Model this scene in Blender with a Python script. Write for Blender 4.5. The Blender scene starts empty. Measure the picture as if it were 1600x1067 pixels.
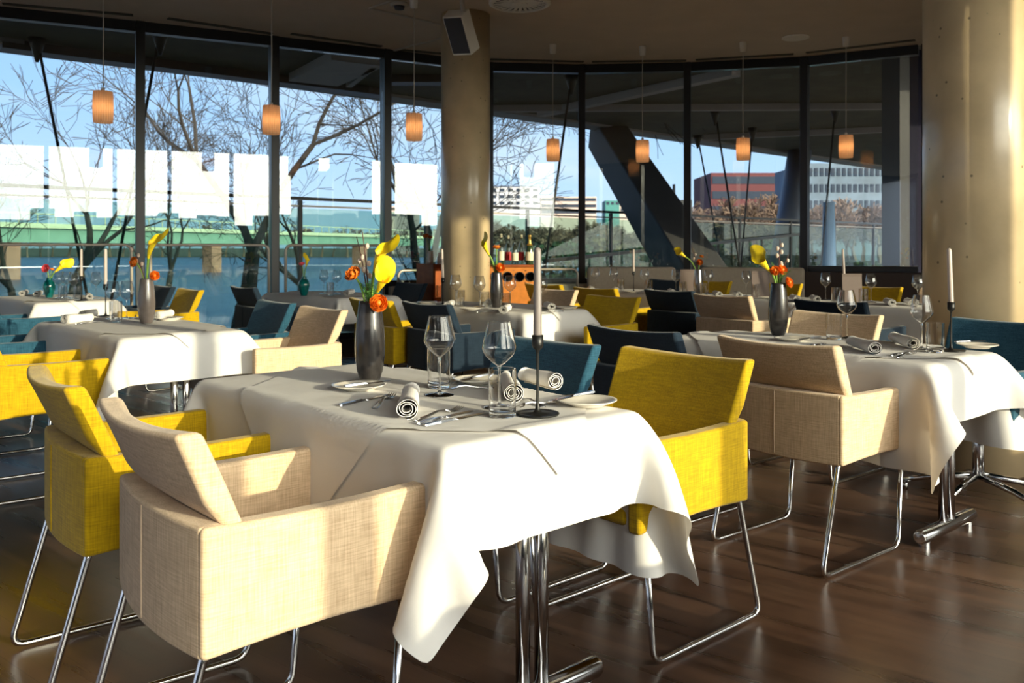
import bpy, bmesh, math, random
import numpy as np
from mathutils import Vector, Matrix

PI = math.pi
sin, cos = math.sin, math.cos
scene = bpy.context.scene
C = scene.collection

# ---------------------------------------------------------------- camera, sky, sun, exposure
F, CX, HY, EYE = 1350.0, 800.0, 390.0, 1.2
cam_d = bpy.data.cameras.new('camera')
cam = bpy.data.objects.new('camera', cam_d)
C.objects.link(cam)
cam.location = (0, 0, EYE)
cam.rotation_euler = (PI / 2, 0, 0)
cam_d.sensor_width = 36.0
cam_d.lens = F / 1600 * 36
cam_d.shift_y = (HY - 533.5) / 1600
cam_d.clip_end = 3000
cam_d.clip_start = 0.05
cam_d.dof.use_dof = True
cam_d.dof.focus_distance = 2.7
cam_d.dof.aperture_fstop = 7.0
scene.camera = cam

SUN_AZ = math.radians(50)      # from -Y towards +X
SUN_EL = math.radians(11.3)
SUN = Vector((sin(SUN_AZ) * cos(SUN_EL), -cos(SUN_AZ) * cos(SUN_EL), sin(SUN_EL)))
sd = bpy.data.lights.new('sun', 'SUN')
sd.energy = 4.3
sd.angle = math.radians(0.6)
sd.color = (1.0, 0.83, 0.58)
so = bpy.data.objects.new('sun', sd)
C.objects.link(so)
so.rotation_euler = (-SUN).to_track_quat('-Z', 'Y').to_euler()

world = bpy.data.worlds.new('sky')
scene.world = world
world.use_nodes = True
wn, wl = world.node_tree.nodes, world.node_tree.links
wn.clear()
wo = wn.new('ShaderNodeOutputWorld')
bg = wn.new('ShaderNodeBackground')
tc = wn.new('ShaderNodeTexCoord')
# pale winter sky: blue overhead, milky at the horizon, brighter haze around the low sun
sep = wn.new('ShaderNodeSeparateXYZ')
wl.new(tc.outputs['Generated'], sep.inputs[0])
ramp = wn.new('ShaderNodeValToRGB')
ramp.color_ramp.elements[0].position = 0.0
ramp.color_ramp.elements[0].color = (0.52, 0.66, 0.84, 1)
e = ramp.color_ramp.elements.new(0.16); e.color = (0.33, 0.53, 0.84, 1)
ramp.color_ramp.elements[-1].position = 0.75
ramp.color_ramp.elements[-1].color = (0.10, 0.22, 0.55, 1)
wl.new(sep.outputs['Z'], ramp.inputs[0])
cl = wn.new('ShaderNodeTexNoise'); cl.inputs['Scale'].default_value = 3.2; cl.inputs['Detail'].default_value = 6
mp = wn.new('ShaderNodeMapping'); mp.inputs['Scale'].default_value = (1, 1, 4.5)
wl.new(tc.outputs['Generated'], mp.inputs[0]); wl.new(mp.outputs[0], cl.inputs[0])
clr = wn.new('ShaderNodeMapRange'); clr.inputs[1].default_value = 0.5; clr.inputs[2].default_value = 0.75; clr.inputs[4].default_value = 0.55
wl.new(cl.outputs[0], clr.inputs[0])
mixc = wn.new('ShaderNodeMixRGB'); mixc.inputs[2].default_value = (0.72, 0.76, 0.84, 1)
wl.new(clr.outputs[0], mixc.inputs[0]); wl.new(ramp.outputs[0], mixc.inputs[1])
dot = wn.new('ShaderNodeVectorMath'); dot.operation = 'DOT_PRODUCT'
hs = Vector((sin(SUN_AZ) * .995, -cos(SUN_AZ) * .995, 0.10)).normalized()
dot.inputs[1].default_value = hs
wl.new(tc.outputs['Generated'], dot.inputs[0])
mr = wn.new('ShaderNodeMapRange'); mr.inputs[1].default_value = 0.0; mr.inputs[2].default_value = 1.0
wl.new(dot.outputs['Value'], mr.inputs[0])
pw = wn.new('ShaderNodeMath'); pw.operation = 'POWER'; pw.inputs[1].default_value = 4.0
wl.new(mr.outputs[0], pw.inputs[0])
glow = wn.new('ShaderNodeMixRGB'); glow.blend_type = 'ADD'; glow.inputs[2].default_value = (9.0, 7.9, 6.4, 1)
wl.new(pw.outputs[0], glow.inputs[0]); wl.new(mixc.outputs[0], glow.inputs[1])
wl.new(glow.outputs[0], bg.inputs['Color'])
bg.inputs['Strength'].default_value = 1.0
wl.new(bg.outputs[0], wo.inputs[0])

scene.view_settings.view_transform = 'Standard'
scene.view_settings.look = 'None'
scene.view_settings.exposure = 0.75
scene.view_settings.gamma = 1.0
scene.view_settings.use_curve_mapping = False
scene.cycles.max_bounces = 12
scene.cycles.transparent_max_bounces = 32
scene.cycles.sample_clamp_indirect = 6.0
scene.cycles.caustics_reflective = False
scene.cycles.caustics_refractive = False
try:
    scene.cycles.use_denoising = True
except Exception:
    pass

# ---------------------------------------------------------------- measuring helpers
def ground(px, py, z=0.0):
    d = F * (EYE - z) / (py - HY)
    return Vector(((px - CX) / F * d, d, z))
def at(px, py, d):
    return Vector(((px - CX) / F * d, d, EYE - (py - HY) * d / F))
TOP = 0.75
def TP(px, py):
    return ground(px, py, TOP)

# ---------------------------------------------------------------- mesh building
class MB:
    def __init__(s):
        s.v, s.f = [], []
    def add(s, vs, fs):
        n = len(s.v)
        s.v += [tuple(v) for v in vs]
        s.f += [tuple(i + n for i in f) for f in fs]
        return s
    def box(s, lo, hi, M=None):
        (x0, y0, z0), (x1, y1, z1) = lo, hi
        vs = [Vector(p) for p in ((x0,y0,z0),(x1,y0,z0),(x1,y1,z0),(x0,y1,z0),(x0,y0,z1),(x1,y0,z1),(x1,y1,z1),(x0,y1,z1))]
        if M is not None: vs = [M @ v for v in vs]
        return s.add(vs, [(0,3,2,1),(4,5,6,7),(0,1,5,4),(1,2,6,5),(2,3,7,6),(3,0,4,7)])
    def beam(s, a, b, w, h, up=(0,0,1)):
        a, b = Vector(a), Vector(b)
        t = (b - a).normalized(); up = Vector(up)
        sd = t.cross(up)
        if sd.length < 1e-4: sd = t.cross(Vector((1, 0, 0)))
        sd.normalize(); u = sd.cross(t)
        vs = []
        for p in (a, b):
            for i, j in ((-1,-1),(1,-1),(1,1),(-1,1)):
                vs.append(p + sd * (i * w / 2) + u * (j * h / 2))
        return s.add(vs, [(0,1,2,3),(7,6,5,4),(0,4,5,1),(1,5,6,2),(2,6,7,3),(3,7,4,0)])
    def tube(s, pts, r, n=8, cap=True):
        pts = [Vector(p) for p in pts]
        rs = r if isinstance(r, (list, tuple)) else [r] * len(pts)
        vs, fs = [], []
        t0 = (pts[1] - pts[0]).normalized()
        ref = Vector((0, 0, 1)) if abs(t0.z) < .9 else Vector((1, 0, 0))
        nn = t0.cross(ref).normalized()
        for i, p in enumerate(pts):
            if i == 0: t = t0
            elif i == len(pts) - 1: t = (pts[i] - pts[i-1]).normalized()
            else: t = ((pts[i+1] - pts[i]).normalized() + (pts[i] - pts[i-1]).normalized())
            if t.length < 1e-6: t = t0
            t.normalize()
            nn = (nn - t * nn.dot(t))
            if nn.length < 1e-6: nn = t.cross(Vector((0.3, .5, .8)))
            nn.normalize(); b = t.cross(nn)
            for k in range(n):
                a = 2 * PI * k / n
                vs.append(p + (nn * cos(a) + b * sin(a)) * rs[i])
        for i in range(len(pts) - 1):
            for k in range(n):
                k2 = (k + 1) % n
                fs.append((i*n+k, i*n+k2, (i+1)*n+k2, (i+1)*n+k))
        if cap:
            fs.append(tuple(range(n))[::-1]); fs.append(tuple((len(pts)-1)*n + k for k in range(n)))
        return s.add(vs, fs)
    def lathe(s, prof, c=(0,0,0), n=24, M=None, closed=False):
        vs, fs = [], []
        c = Vector(c)
        for r, z in prof:
            for k in range(n):
                a = 2 * PI * k / n
                p = Vector((r * cos(a), r * sin(a), z))
                if M is not None: p = M @ p
                vs.append(c + p)
        m = len(prof)
        for i in range(m - (0 if closed else 1)):
            j = (i + 1) % m
            for k in range(n):
                k2 = (k + 1) % n
                fs.append((i*n+k, i*n+k2, j*n+k2, j*n+k))
        if not closed:
            if prof[0][0] > 1e-5: fs.append(tuple(range(n))[::-1])
            if prof[-1][0] > 1e-5: fs.append(tuple((m-1)*n + k for k in range(n)))
        return s.add(vs, fs)
    def prism(s, poly, z0, z1):
        n = len(poly)
        vs = [(x, y, z0) for x, y in poly] + [(x, y, z1) for x, y in poly]
        fs = [tuple(range(n))[::-1], tuple(range(n, 2*n))]
        for i in range(n):
            j = (i + 1) % n
            fs.append((i, j, n + j, n + i))
        return s.add(vs, fs)
    def grid(s, P):
        a, b = len(P), len(P[0])
        vs = [p for row in P for p in row]
        fs = [(i*b+j, (i+1)*b+j, (i+1)*b+j+1, i*b+j+1) for i in range(a-1) for j in range(b-1)]
        return s.add(vs, fs)
    def ball(s, c, r, n=8, m=6, sc=(1,1,1)):
        prof = [(r * sin(PI * i / m), -r * cos(PI * i / m)) for i in range(m + 1)]
        prof[0] = (r*0.02, prof[0][1]); prof[-1] = (r*0.02, prof[-1][1])
        return s.lathe(prof, c, n, Matrix.Diagonal(sc))
    def build(s, name, mat, parent=None, smooth=False, bevel=0, seg=2, sub=0, angle=40, fix=False):
        me = bpy.data.meshes.new(name)
        me.from_pydata(s.v, [], s.f)
        me.update()
        o = bpy.data.objects.new(name, me)
        C.objects.link(o)
        if mat: me.materials.append(mat)
        if smooth:
            me.polygons.foreach_set('use_smooth', [True] * len(me.polygons))
        if parent: o.parent = parent
        if fix:
            bm = bmesh.new(); bm.from_mesh(me); bmesh.ops.recalc_face_normals(bm, faces=bm.faces); bm.to_mesh(me); bm.free()
        if bevel:
            b = o.modifiers.new('bevel', 'BEVEL'); b.width = bevel; b.segments = seg; b.limit_method = 'ANGLE'; b.angle_limit = math.radians(angle)
            me.polygons.foreach_set('use_smooth', [True] * len(me.polygons))
            b.harden_normals = True
        if sub:
            m = o.modifiers.new('sub', 'SUBSURF'); m.levels = sub; m.render_levels = sub
        return o

def tag(o, label=None, cat=None, group=None, kind=None):
    if label: o['label'] = label
    if cat: o['category'] = cat
    if group: o['group'] = group
    if kind: o['kind'] = kind
    return o
def thing(name, label, cat, loc=(0,0,0), rotz=0, group=None):
    o = bpy.data.objects.new(name, None)
    C.objects.link(o)
    o.empty_display_size = 0.1
    o.location = loc; o.rotation_euler = (0, 0, rotz)
    return tag(o, label, cat, group)
KIDS = {}
def kids(o):
    return [c for c in bpy.data.objects if c.parent == o]
def dup(root, loc, rotz, label=None, group=None, scale=None, recolor=None):
    def cp(o, par):
        c = o.copy(); C.objects.link(c)
        if par is not None: c.parent = par
        for ch in KIDS.setdefault(o.name, kids(o)): cp(ch, c)
        return c
    r = cp(root, None)
    r.location = loc; r.rotation_euler = (0, 0, rotz)
    if scale: r.scale = (scale,) * 3
    if label: r['label'] = label
    if group: r['group'] = group
    return r
def struct(o):
    o['kind'] = 'structure'; return o

# ---------------------------------------------------------------- materials
def newmat(name):
    m = bpy.data.materials.new(name); m.use_nodes = True
    nt = m.node_tree
    return m, nt.nodes, nt.links, nt.nodes['Principled BSDF']
def plain(name, col, rough=.5, metal=0.0, noise=0.0, scale=8, bump=0.0, coat=0, spec=None):
    m, n, l, b = newmat(name)
    b.inputs['Base Color'].default_value = (*col, 1)
    b.inputs['Roughness'].default_value = rough
    b.inputs['Metallic'].default_value = metal
    if coat: b.inputs['Coat Weight'].default_value = coat
    if spec is not None: b.inputs['Specular IOR Level'].default_value = spec
    if noise or bump:
        t = n.new('ShaderNodeTexCoord'); x = n.new('ShaderNodeTexNoise')
        x.inputs['Scale'].default_value = scale; x.inputs['Detail'].default_value = 5
        l.new(t.outputs['Object'], x.inputs[0])
        if noise:
            mr = n.new('ShaderNodeMapRange'); mr.inputs[1].default_value = .3; mr.inputs[2].default_value = .7
            mr.inputs[3].default_value = 1 - noise; mr.inputs[4].default_value = 1 + noise
            l.new(x.outputs[0], mr.inputs[0])
            mx = n.new('ShaderNodeMixRGB'); mx.blend_type = 'MULTIPLY'; mx.inputs[0].default_value = 1
            mx.inputs[1].default_value = (*col, 1)
            l.new(mr.outputs[0], mx.inputs[2]); l.new(mx.outputs[0], b.inputs['Base Color'])
        if bump:
            bp = n.new('ShaderNodeBump'); bp.inputs['Strength'].default_value = bump; bp.inputs['Distance'].default_value = .01
            l.new(x.outputs[0], bp.inputs['Height']); l.new(bp.outputs[0], b.inputs['Normal'])
    return m
def fabric(name, dark, light, amount=1.0):
    m, n, l, b = newmat(name)
    t = n.new('ShaderNodeTexCoord')
    acc = []
    for sc in ((260, 260, 14), (14, 14, 300), (30, 30, 30)):
        mpn = n.new('ShaderNodeMapping'); mpn.inputs['Scale'].default_value = sc
        x = n.new('ShaderNodeTexNoise'); x.inputs['Scale'].default_value = 1; x.inputs['Detail'].default_value = 3
        l.new(t.outputs['Object'], mpn.inputs[0]); l.new(mpn.outputs[0], x.inputs[0]); acc.append(x)
    a = n.new('ShaderNodeMath'); a.operation = 'ADD'
    l.new(acc[0].outputs[0], a.inputs[0]); l.new(acc[1].outputs[0], a.inputs[1])
    a2 = n.new('ShaderNodeMath'); a2.operation = 'MULTIPLY_ADD'; a2.inputs[1].default_value = .35
    l.new(acc[2].outputs[0], a2.inputs[0]); l.new(a.outputs[0], a2.inputs[2])
    mr = n.new('ShaderNodeMapRange'); mr.inputs[1].default_value = .85; mr.inputs[2].default_value = 1.5
    l.new(a2.outputs[0], mr.inputs[0])
    mx = n.new('ShaderNodeMixRGB'); mx.inputs[1].default_value = (*dark, 1); mx.inputs[2].default_value = (*light, 1)
    l.new(mr.outputs[0], mx.inputs[0]); l.new(mx.outputs[0], b.inputs['Base Color'])
    b.inputs['Roughness'].default_value = .9
    b.inputs['Specular IOR Level'].default_value = .2
    b.inputs['Sheen Weight'].default_value = .15
    bp = n.new('ShaderNodeBump'); bp.inputs['Strength'].default_value = .35; bp.inputs['Distance'].default_value = .0015
    l.new(a.outputs[0], bp.inputs['Height']); l.new(bp.outputs[0], b.inputs['Normal'])
    return m
def pane_glass(name, tint=(1,1,1), boost=1.5, add=0.0, rough=0.0):
    m = bpy.data.materials.new(name); m.use_nodes = True
    n, l = m.node_tree.nodes, m.node_tree.links
    n.clear()
    o = n.new('ShaderNodeOutputMaterial'); t = n.new('ShaderNodeBsdfTransparent'); g = n.new('ShaderNodeBsdfGlossy')
    t.inputs[0].default_value = (*tint, 1); g.inputs['Roughness'].default_value = rough
    fr = n.new('ShaderNodeFresnel'); ge = n.new('ShaderNodeNewGeometry')
    io = n.new('ShaderNodeMapRange'); io.inputs[3].default_value = 1.5; io.inputs[4].default_value = 1 / 1.5
    l.new(ge.outputs['Backfacing'], io.inputs[0]); l.new(io.outputs[0], fr.inputs[0])
    ma = n.new('ShaderNodeMath'); ma.operation = 'MULTIPLY_ADD'; ma.use_clamp = True
    ma.inputs[1].default_value = boost; ma.inputs[2].default_value = add
    mx = n.new('ShaderNodeMixShader')
    l.new(fr.outputs[0], ma.inputs[0]); l.new(ma.outputs[0], mx.inputs[0])
    l.new(t.outputs[0], mx.inputs[1]); l.new(g.outputs[0], mx.inputs[2]); l.new(mx.outputs[0], o.inputs[0])
    return m

M = {}
M['beige'] = fabric('beige_fabric', (.50, .35, .215), (.76, .58, .39))
M['yellow'] = fabric('mustard_fabric', (.34, .21, .003), (.60, .385, .004))
M['blue'] = fabric('petrol_fabric', (.008, .045, .085), (.03, .11, .17))
M['navy'] = fabric('navy_fabric', (.006, .014, .028), (.014, .03, .05))
M['piping'] = plain('seam_thread', (.55, .42, .3), .8)
M['chrome'] = plain('chrome', (.72, .72, .73), .12, 1.0)
M['steel'] = plain('cutlery_steel', (.62, .62, .63), .16, 1.0)
M['darkmetal'] = plain('mullion_metal', (.012, .012, .014), .35, .0)
M['railmetal'] = plain('painted_rail', (.42, .37, .31), .35, .3)
M['black'] = plain('black_iron', (.012, .012, .012), .4, .3)
M['candle'] = plain('candle_wax', (.50, .42, .38), .45)
M['candlegrey'] = plain('grey_candle_wax', (.22, .19, .18), .4)
M['vase'] = plain('dark_glazed_ceramic', (.030, .027, .027), .2, 0, .25, 30, .05, coat=.15)
M['vasetaupe'] = plain('taupe_glazed_ceramic', (.14, .115, .105), .18, 0, .1, 30, coat=.3)
M['silver'] = plain('silver_vase', (.35, .33, .32), .22, .9)
M['teal'] = plain('teal_glaze', (.0, .10, .10), .15, coat=.5)
M['plate'] = plain('porcelain', (.80, .75, .66), .18, coat=.3)
M['napkin'] = plain('napkin_linen', (.82, .79, .75), .9, 0, .03, 60, .1)
M['menu'] = plain('menu_card', (.16, .12, .105), .6)
M['petal_yellow'] = plain('calla_petal', (.85, .62, .01), .45, 0, .12, 40)
M['petal_orange'] = plain('ranunculus_petal', (.80, .20, .012), .5, 0, .25, 60)
M['petal_pink'] = plain('pink_petal', (.80, .10, .12), .5, 0, .1, 60)
M['stem'] = plain('green_stem', (.20, .36, .05), .5)
M['fern'] = plain('fern_green', (.07, .20, .03), .6)
M['twig'] = plain('twig_brown', (.09, .025, .02), .6)
M['catkin'] = plain('catkin', (.62, .50, .42), .9)
M['concrete_pole'] = None
M['bark'] = plain('bark', (.028, .024, .022), .9, 0, .3, 5)
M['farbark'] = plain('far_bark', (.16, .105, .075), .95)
M['shadebox'] = None
M['white'] = plain('white_plastic', (.85, .81, .74), .5)
M['offwhite'] = plain('ceiling_trim', (.50, .45, .38), .6)
M['grille'] = plain('speaker_grille', (.035, .035, .045), .6)
M['wood'] = plain('cherry_wood', (.33, .085, .02), .35, 0, .2, 14)
M['woodlight'] = plain('orange_wood', (.62, .22, .045), .35, 0, .15, 14)
M['dark'] = plain('dark_interior', (.01, .008, .008), .7)
M['banquette'] = plain('banquette_fabric', (.40, .34, .27), .9, 0, .06, 40)
M['sill'] = plain('beige_sill', (.46, .39, .30), .7)
M['sill_dark'] = plain('dark_sill', (.035, .022, .02), .5)
M['glass'] = pane_glass('window_pane', (.93, .97, .96), 1.7, .0)
M['glass_green'] = pane_glass('green_balustrade_pane', (.60, .74, .70), .5, .0)
M['bottle_clear'] = pane_glass('clear_bottle_glass', (.75, .85, .80), 2.2, .05)
M['bottle_green'] = plain('green_bottle_glass', (.03, .05, .02), .08)
M['gold'] = plain('gold_foil', (.80, .50, .12), .3, .8)
M['paper'] = plain('paper_label', (.75, .68, .5), .7)
M['redseal'] = plain('red_label', (.45, .02, .03), .6)

def cloth_mat():
    m, n, l, b = newmat('white_linen')
    b.inputs['Base Color'].default_value = (.80, .785, .765, 1)
    b.inputs['Roughness'].default_value = .8
    b.inputs['Specular IOR Level'].default_value = .25
    t = n.new('ShaderNodeTexCoord')
    x = n.new('ShaderNodeTexNoise'); x.inputs['Scale'].default_value = 9; x.inputs['Detail'].default_value = 2
    l.new(t.outputs['Object'], x.inputs[0])
    y = n.new('ShaderNodeTexNoise'); y.inputs['Scale'].default_value = 500
    l.new(t.outputs['Object'], y.inputs[0])
    a = n.new('ShaderNodeMath'); a.operation = 'MULTIPLY_ADD'; a.inputs[1].default_value = .03
    l.new(y.outputs[0], a.inputs[0]); l.new(x.outputs[0], a.inputs[2])
    bp = n.new('ShaderNodeBump'); bp.inputs['Strength'].default_value = .35; bp.inputs['Distance'].default_value = .012
    l.new(a.outputs[0], bp.inputs['Height']); l.new(bp.outputs[0], b.inputs['Normal'])
    # thin cloth lets a little light through
    o = n['Material Output']
    tr = n.new('ShaderNodeBsdfTranslucent'); tr.inputs[0].default_value = (.8, .72, .62, 1)
    mx = n.new('ShaderNodeMixShader'); mx.inputs[0].default_value = .12
    l.new(b.outputs[0], mx.inputs[1]); l.new(tr.outputs[0], mx.inputs[2]); l.new(mx.outputs[0], o.inputs[0])
    return m
M['cloth'] = cloth_mat()

def glass_mat():
    m, n, l, b = newmat('drinking_glass')
    b.inputs['Base Color'].default_value = (1, 1, 1, 1)
    b.inputs['Roughness'].default_value = 0.0
    b.inputs['IOR'].default_value = 1.45
    b.inputs['Transmission Weight'].default_value = 1.0
    return m
M['crystal'] = glass_mat()
M['thinglass'] = pane_glass('thin_glass', (.93, .93, .93), 2.4, .05, .02)

def floor_mat():
    m, n, l, b = newmat('dark_oiled_parquet')
    t = n.new('ShaderNodeTexCoord')
    mp = n.new('ShaderNodeMapping'); mp.inputs['Rotation'].default_value = (0, 0, math.radians(38))
    l.new(t.outputs['Object'], mp.inputs[0])
    br = n.new('ShaderNodeTexBrick'); br.inputs['Scale'].default_value = 1.0
    br.inputs['Brick Width'].default_value = 1.6; br.inputs['Row Height'].default_value = .12
    br.inputs['Mortar Size'].default_value = .0008; br.offset = .37; br.inputs['Bias'].default_value = 0
    br.inputs['Color1'].default_value = (.044, .022, .0135, 1)
    br.inputs['Color2'].default_value = (.078, .042, .026, 1)
    br.inputs['Mortar'].default_value = (.02, .01, .006, 1)
    l.new(mp.outputs[0], br.inputs[0])
    mp2 = n.new('ShaderNodeMapping'); mp2.inputs['Scale'].default_value = (.9, 14, 1)
    l.new(mp.outputs[0], mp2.inputs[0])
    g = n.new('ShaderNodeTexNoise'); g.inputs['Scale'].default_value = 1; g.inputs['Detail'].default_value = 8
    l.new(mp2.outputs[0], g.inputs[0])
    w = n.new('ShaderNodeTexNoise'); w.inputs['Scale'].default_value = 1.5; w.inputs['Detail'].default_value = 7
    l.new(t.outputs['Object'], w.inputs[0])
    mr = n.new('ShaderNodeMapRange'); mr.inputs[1].default_value = .25; mr.inputs[2].default_value = .75; mr.inputs[3].default_value = .4; mr.inputs[4].default_value = 1.9
    l.new(g.outputs[0], mr.inputs[0])
    mx = n.new('ShaderNodeMixRGB'); mx.blend_type = 'MULTIPLY'; mx.inputs[0].default_value = 1
    l.new(br.outputs[0], mx.inputs[1]); l.new(mr.outputs[0], mx.inputs[2])
    wr = n.new('ShaderNodeMapRange'); wr.inputs[1].default_value = .48; wr.inputs[2].default_value = .68; wr.inputs[4].default_value = .55
    l.new(w.outputs[0], wr.inputs[0])
    mx2 = n.new('ShaderNodeMixRGB'); mx2.inputs[2].default_value = (.17, .10, .062, 1)
    l.new(wr.outputs[0], mx2.inputs[0]); l.new(mx.outputs[0], mx2.inputs[1]); l.new(mx2.outputs[0], b.inputs['Base Color'])
    rr = n.new('ShaderNodeMapRange'); rr.inputs[3].default_value = .18; rr.inputs[4].default_value = .42
    l.new(g.outputs[0], rr.inputs[0]); l.new(rr.outputs[0], b.inputs['Roughness'])
    bp = n.new('ShaderNodeBump'); bp.inputs['Strength'].default_value = .12; bp.inputs['Distance'].default_value = .003
    l.new(g.outputs[0], bp.inputs['Height']); l.new(bp.outputs[0], b.inputs['Normal'])
    return m
M['floor'] = floor_mat()

def concrete(name, col, rough=.55, coat=.0, sc=1.0):
    m, n, l, b = newmat(name)
    t = n.new('ShaderNodeTexCoord')
    x = n.new('ShaderNodeTexNoise'); x.inputs['Scale'].default_value = 2.2 * sc; x.inputs['Detail'].default_value = 8
    l.new(t.outputs['Object'], x.inputs[0])
    y = n.new('ShaderNodeTexVoronoi'); y.inputs['Scale'].default_value = 11 * sc
    l.new(t.outputs['Object'], y.inputs[0])
    mr = n.new('ShaderNodeMapRange'); mr.inputs[1].default_value = .3; mr.inputs[2].default_value = .7; mr.inputs[3].default_value = .72; mr.inputs[4].default_value = 1.22
    l.new(x.outputs[0], mr.inputs[0])
    mx = n.new('ShaderNodeMixRGB'); mx.blend_type = 'MULTIPLY'; mx.inputs[0].default_value = 1; mx.inputs[1].default_value = (*col, 1)
    l.new(mr.outputs[0], mx.inputs[2])
    pr = n.new('ShaderNodeMapRange'); pr.inputs[1].default_value = .055; pr.inputs[2].default_value = .10; pr.inputs[3].default_value = .35; pr.inputs[4].default_value = 1
    l.new(y.outputs['Distance'], pr.inputs[0])
    mx2 = n.new('ShaderNodeMixRGB'); mx2.blend_type = 'MULTIPLY'; mx2.inputs[0].default_value = 1
    l.new(mx.outputs[0], mx2.inputs[1]); l.new(pr.outputs[0], mx2.inputs[2])
    l.new(mx2.outputs[0], b.inputs['Base Color'])
    b.inputs['Roughness'].default_value = rough
    b.inputs['Coat Weight'].default_value = coat; b.inputs['Coat Roughness'].default_value = .17
    return m
M['column'] = concrete('polished_concrete', (.62, .48, .29), .36, .6)
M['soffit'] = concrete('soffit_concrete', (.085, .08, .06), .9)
M['fascia'] = plain('grey_fascia', (.42, .39, .42), .7)
M['strut'] = concrete('strut_concrete', (.045, .045, .045), .8, 0, .4)
M['ceiling'] = plain('acoustic_plaster', (.62, .52, .42), .9, 0, .04, 3)
M['wall'] = plain('plaster_wall', (.50, .44, .36), .9, 0, .04, 4)
M['bluewall'] = plain('blue_wall_finish', (.30, .38, .62), .8)
M['forecourt'] = plain('dark_forecourt', (.05, .05, .04), .9, 0, .2, 1)
M['darkwall'] = plain('dark_wall_finish', (.012, .012, .022), .9, spec=.1)

def shade_mat():
    m, n, l, b = newmat('pleated_porcelain')
    o = n['Material Output']
    b.inputs['Base Color'].default_value = (.66, .55, .44, 1); b.inputs['Roughness'].default_value = .6
    tr = n.new('ShaderNodeBsdfTranslucent'); tr.inputs[0].default_value = (.85, .62, .42, 1)
    mx = n.new('ShaderNodeMixShader'); mx.inputs[0].default_value = .45
    l.new(b.outputs[0], mx.inputs[1]); l.new(tr.outputs[0], mx.inputs[2]); l.new(mx.outputs[0], o.inputs[0])
    return m
M['shade'] = shade_mat()
def emit(name, col, s):
    m, n, l, b = newmat(name)
    b.inputs['Emission Color'].default_value = (*col, 1); b.inputs['Emission Strength'].default_value = s
    b.inputs['Base Color'].default_value = (*col, 1)
    return m
M['bulb'] = emit('lamp_bulb', (1.0, .58, .25), 9)
def water_mat():
    m, n, l, b = newmat('river_water')
    b.inputs['Base Color'].default_value = (.07, .12, .24, 1); b.inputs['Roughness'].default_value = .3
    t = n.new('ShaderNodeTexCoord'); x = n.new('ShaderNodeTexNoise'); x.inputs['Scale'].default_value = .8; x.inputs['Detail'].default_value = 4
    l.new(t.outputs['Object'], x.inputs[0])
    bp = n.new('ShaderNodeBump'); bp.inputs['Strength'].default_value = .5; bp.inputs['Distance'].default_value = .3
    l.new(x.outputs[0], bp.inputs['Height']); l.new(bp.outputs[0], b.inputs['Normal'])
    return m
M['water'] = water_mat()
M['bank'] = plain('winter_grass', (.075, .075, .04), .95, 0, .3, .15)
M['lawn'] = plain('green_lawn', (.025, .06, .018), .95, 0, .3, .8)
M['deck'] = plain('terrace_paving', (.22, .21, .19), .8, 0, .1, 2)
M['bridge_green'] = plain('bridge_green_paint', (.17, .28, .22), .6, 0, .1, .5)
M['bridge_cream'] = plain('bridge_cream_parapet', (.45, .47, .33), .7)
M['sandstone'] = plain('pink_sandstone', (.36, .17, .12), .85, 0, .15, .6)

def facade(name, wallc, winc, sx, sz, row):
    """horizontal window bands with mullions, as a procedural wall finish"""
    m, n, l, b = newmat(name)
    b.inputs['Base Color'].default_value = (*wallc, 1); b.inputs['Roughness'].default_value = .7
    return m
M['house_white'] = plain('white_render', (.42, .42, .45), .8)
M['house_pink'] = plain('pale_render', (.46, .36, .32), .8)
M['house_red'] = plain('red_brick', (.085, .016, .02), .8, 0, .15, 2)
M['house_window'] = plain('far_window_glass', (.03, .04, .06), .8, spec=.1)
M['house_glass'] = plain('office_glazing', (.06, .10, .15), .6, 0, .3, .3)
M['roof_green'] = plain('green_roof_panel', (.03, .16, .15), .6)
M['signblue'] = plain('blue_grey_panel', (.10, .13, .20), .55)
M['signlight'] = plain('pale_blue_post', (.22, .42, .68), .5)

# ---------------------------------------------------------------- room shell
H = 3.6
WP = [(-7.7,7.15),(-6.45,7.85),(-5.2,8.5),(-3.93,9.13),(-2.69,9.76),(-1.52,10.4),(-.29,11.12),(.91,11.25),(2.26,11.13),(3.66,10.80),(4.82,10.14)]
RW = [(5.95, 9.3), (9.6, 3.75)]            # solid wall hidden behind the right column
O0, OD = Vector((3.2, -.1)), Vector((.86, .51)).normalized()
OP = [tuple(O0 + OD * (7.4 - 1.37 * k)) for k in range(15)]   # the opposite glazed side
room = WP + [RW[0], RW[1]] + OP
struct(MB().prism(room[::-1], -.12, 0).build('floor', M['floor']))
ceil = struct(MB().prism(room[::-1], H, H + .12).build('ceiling', M['ceiling']))

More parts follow.
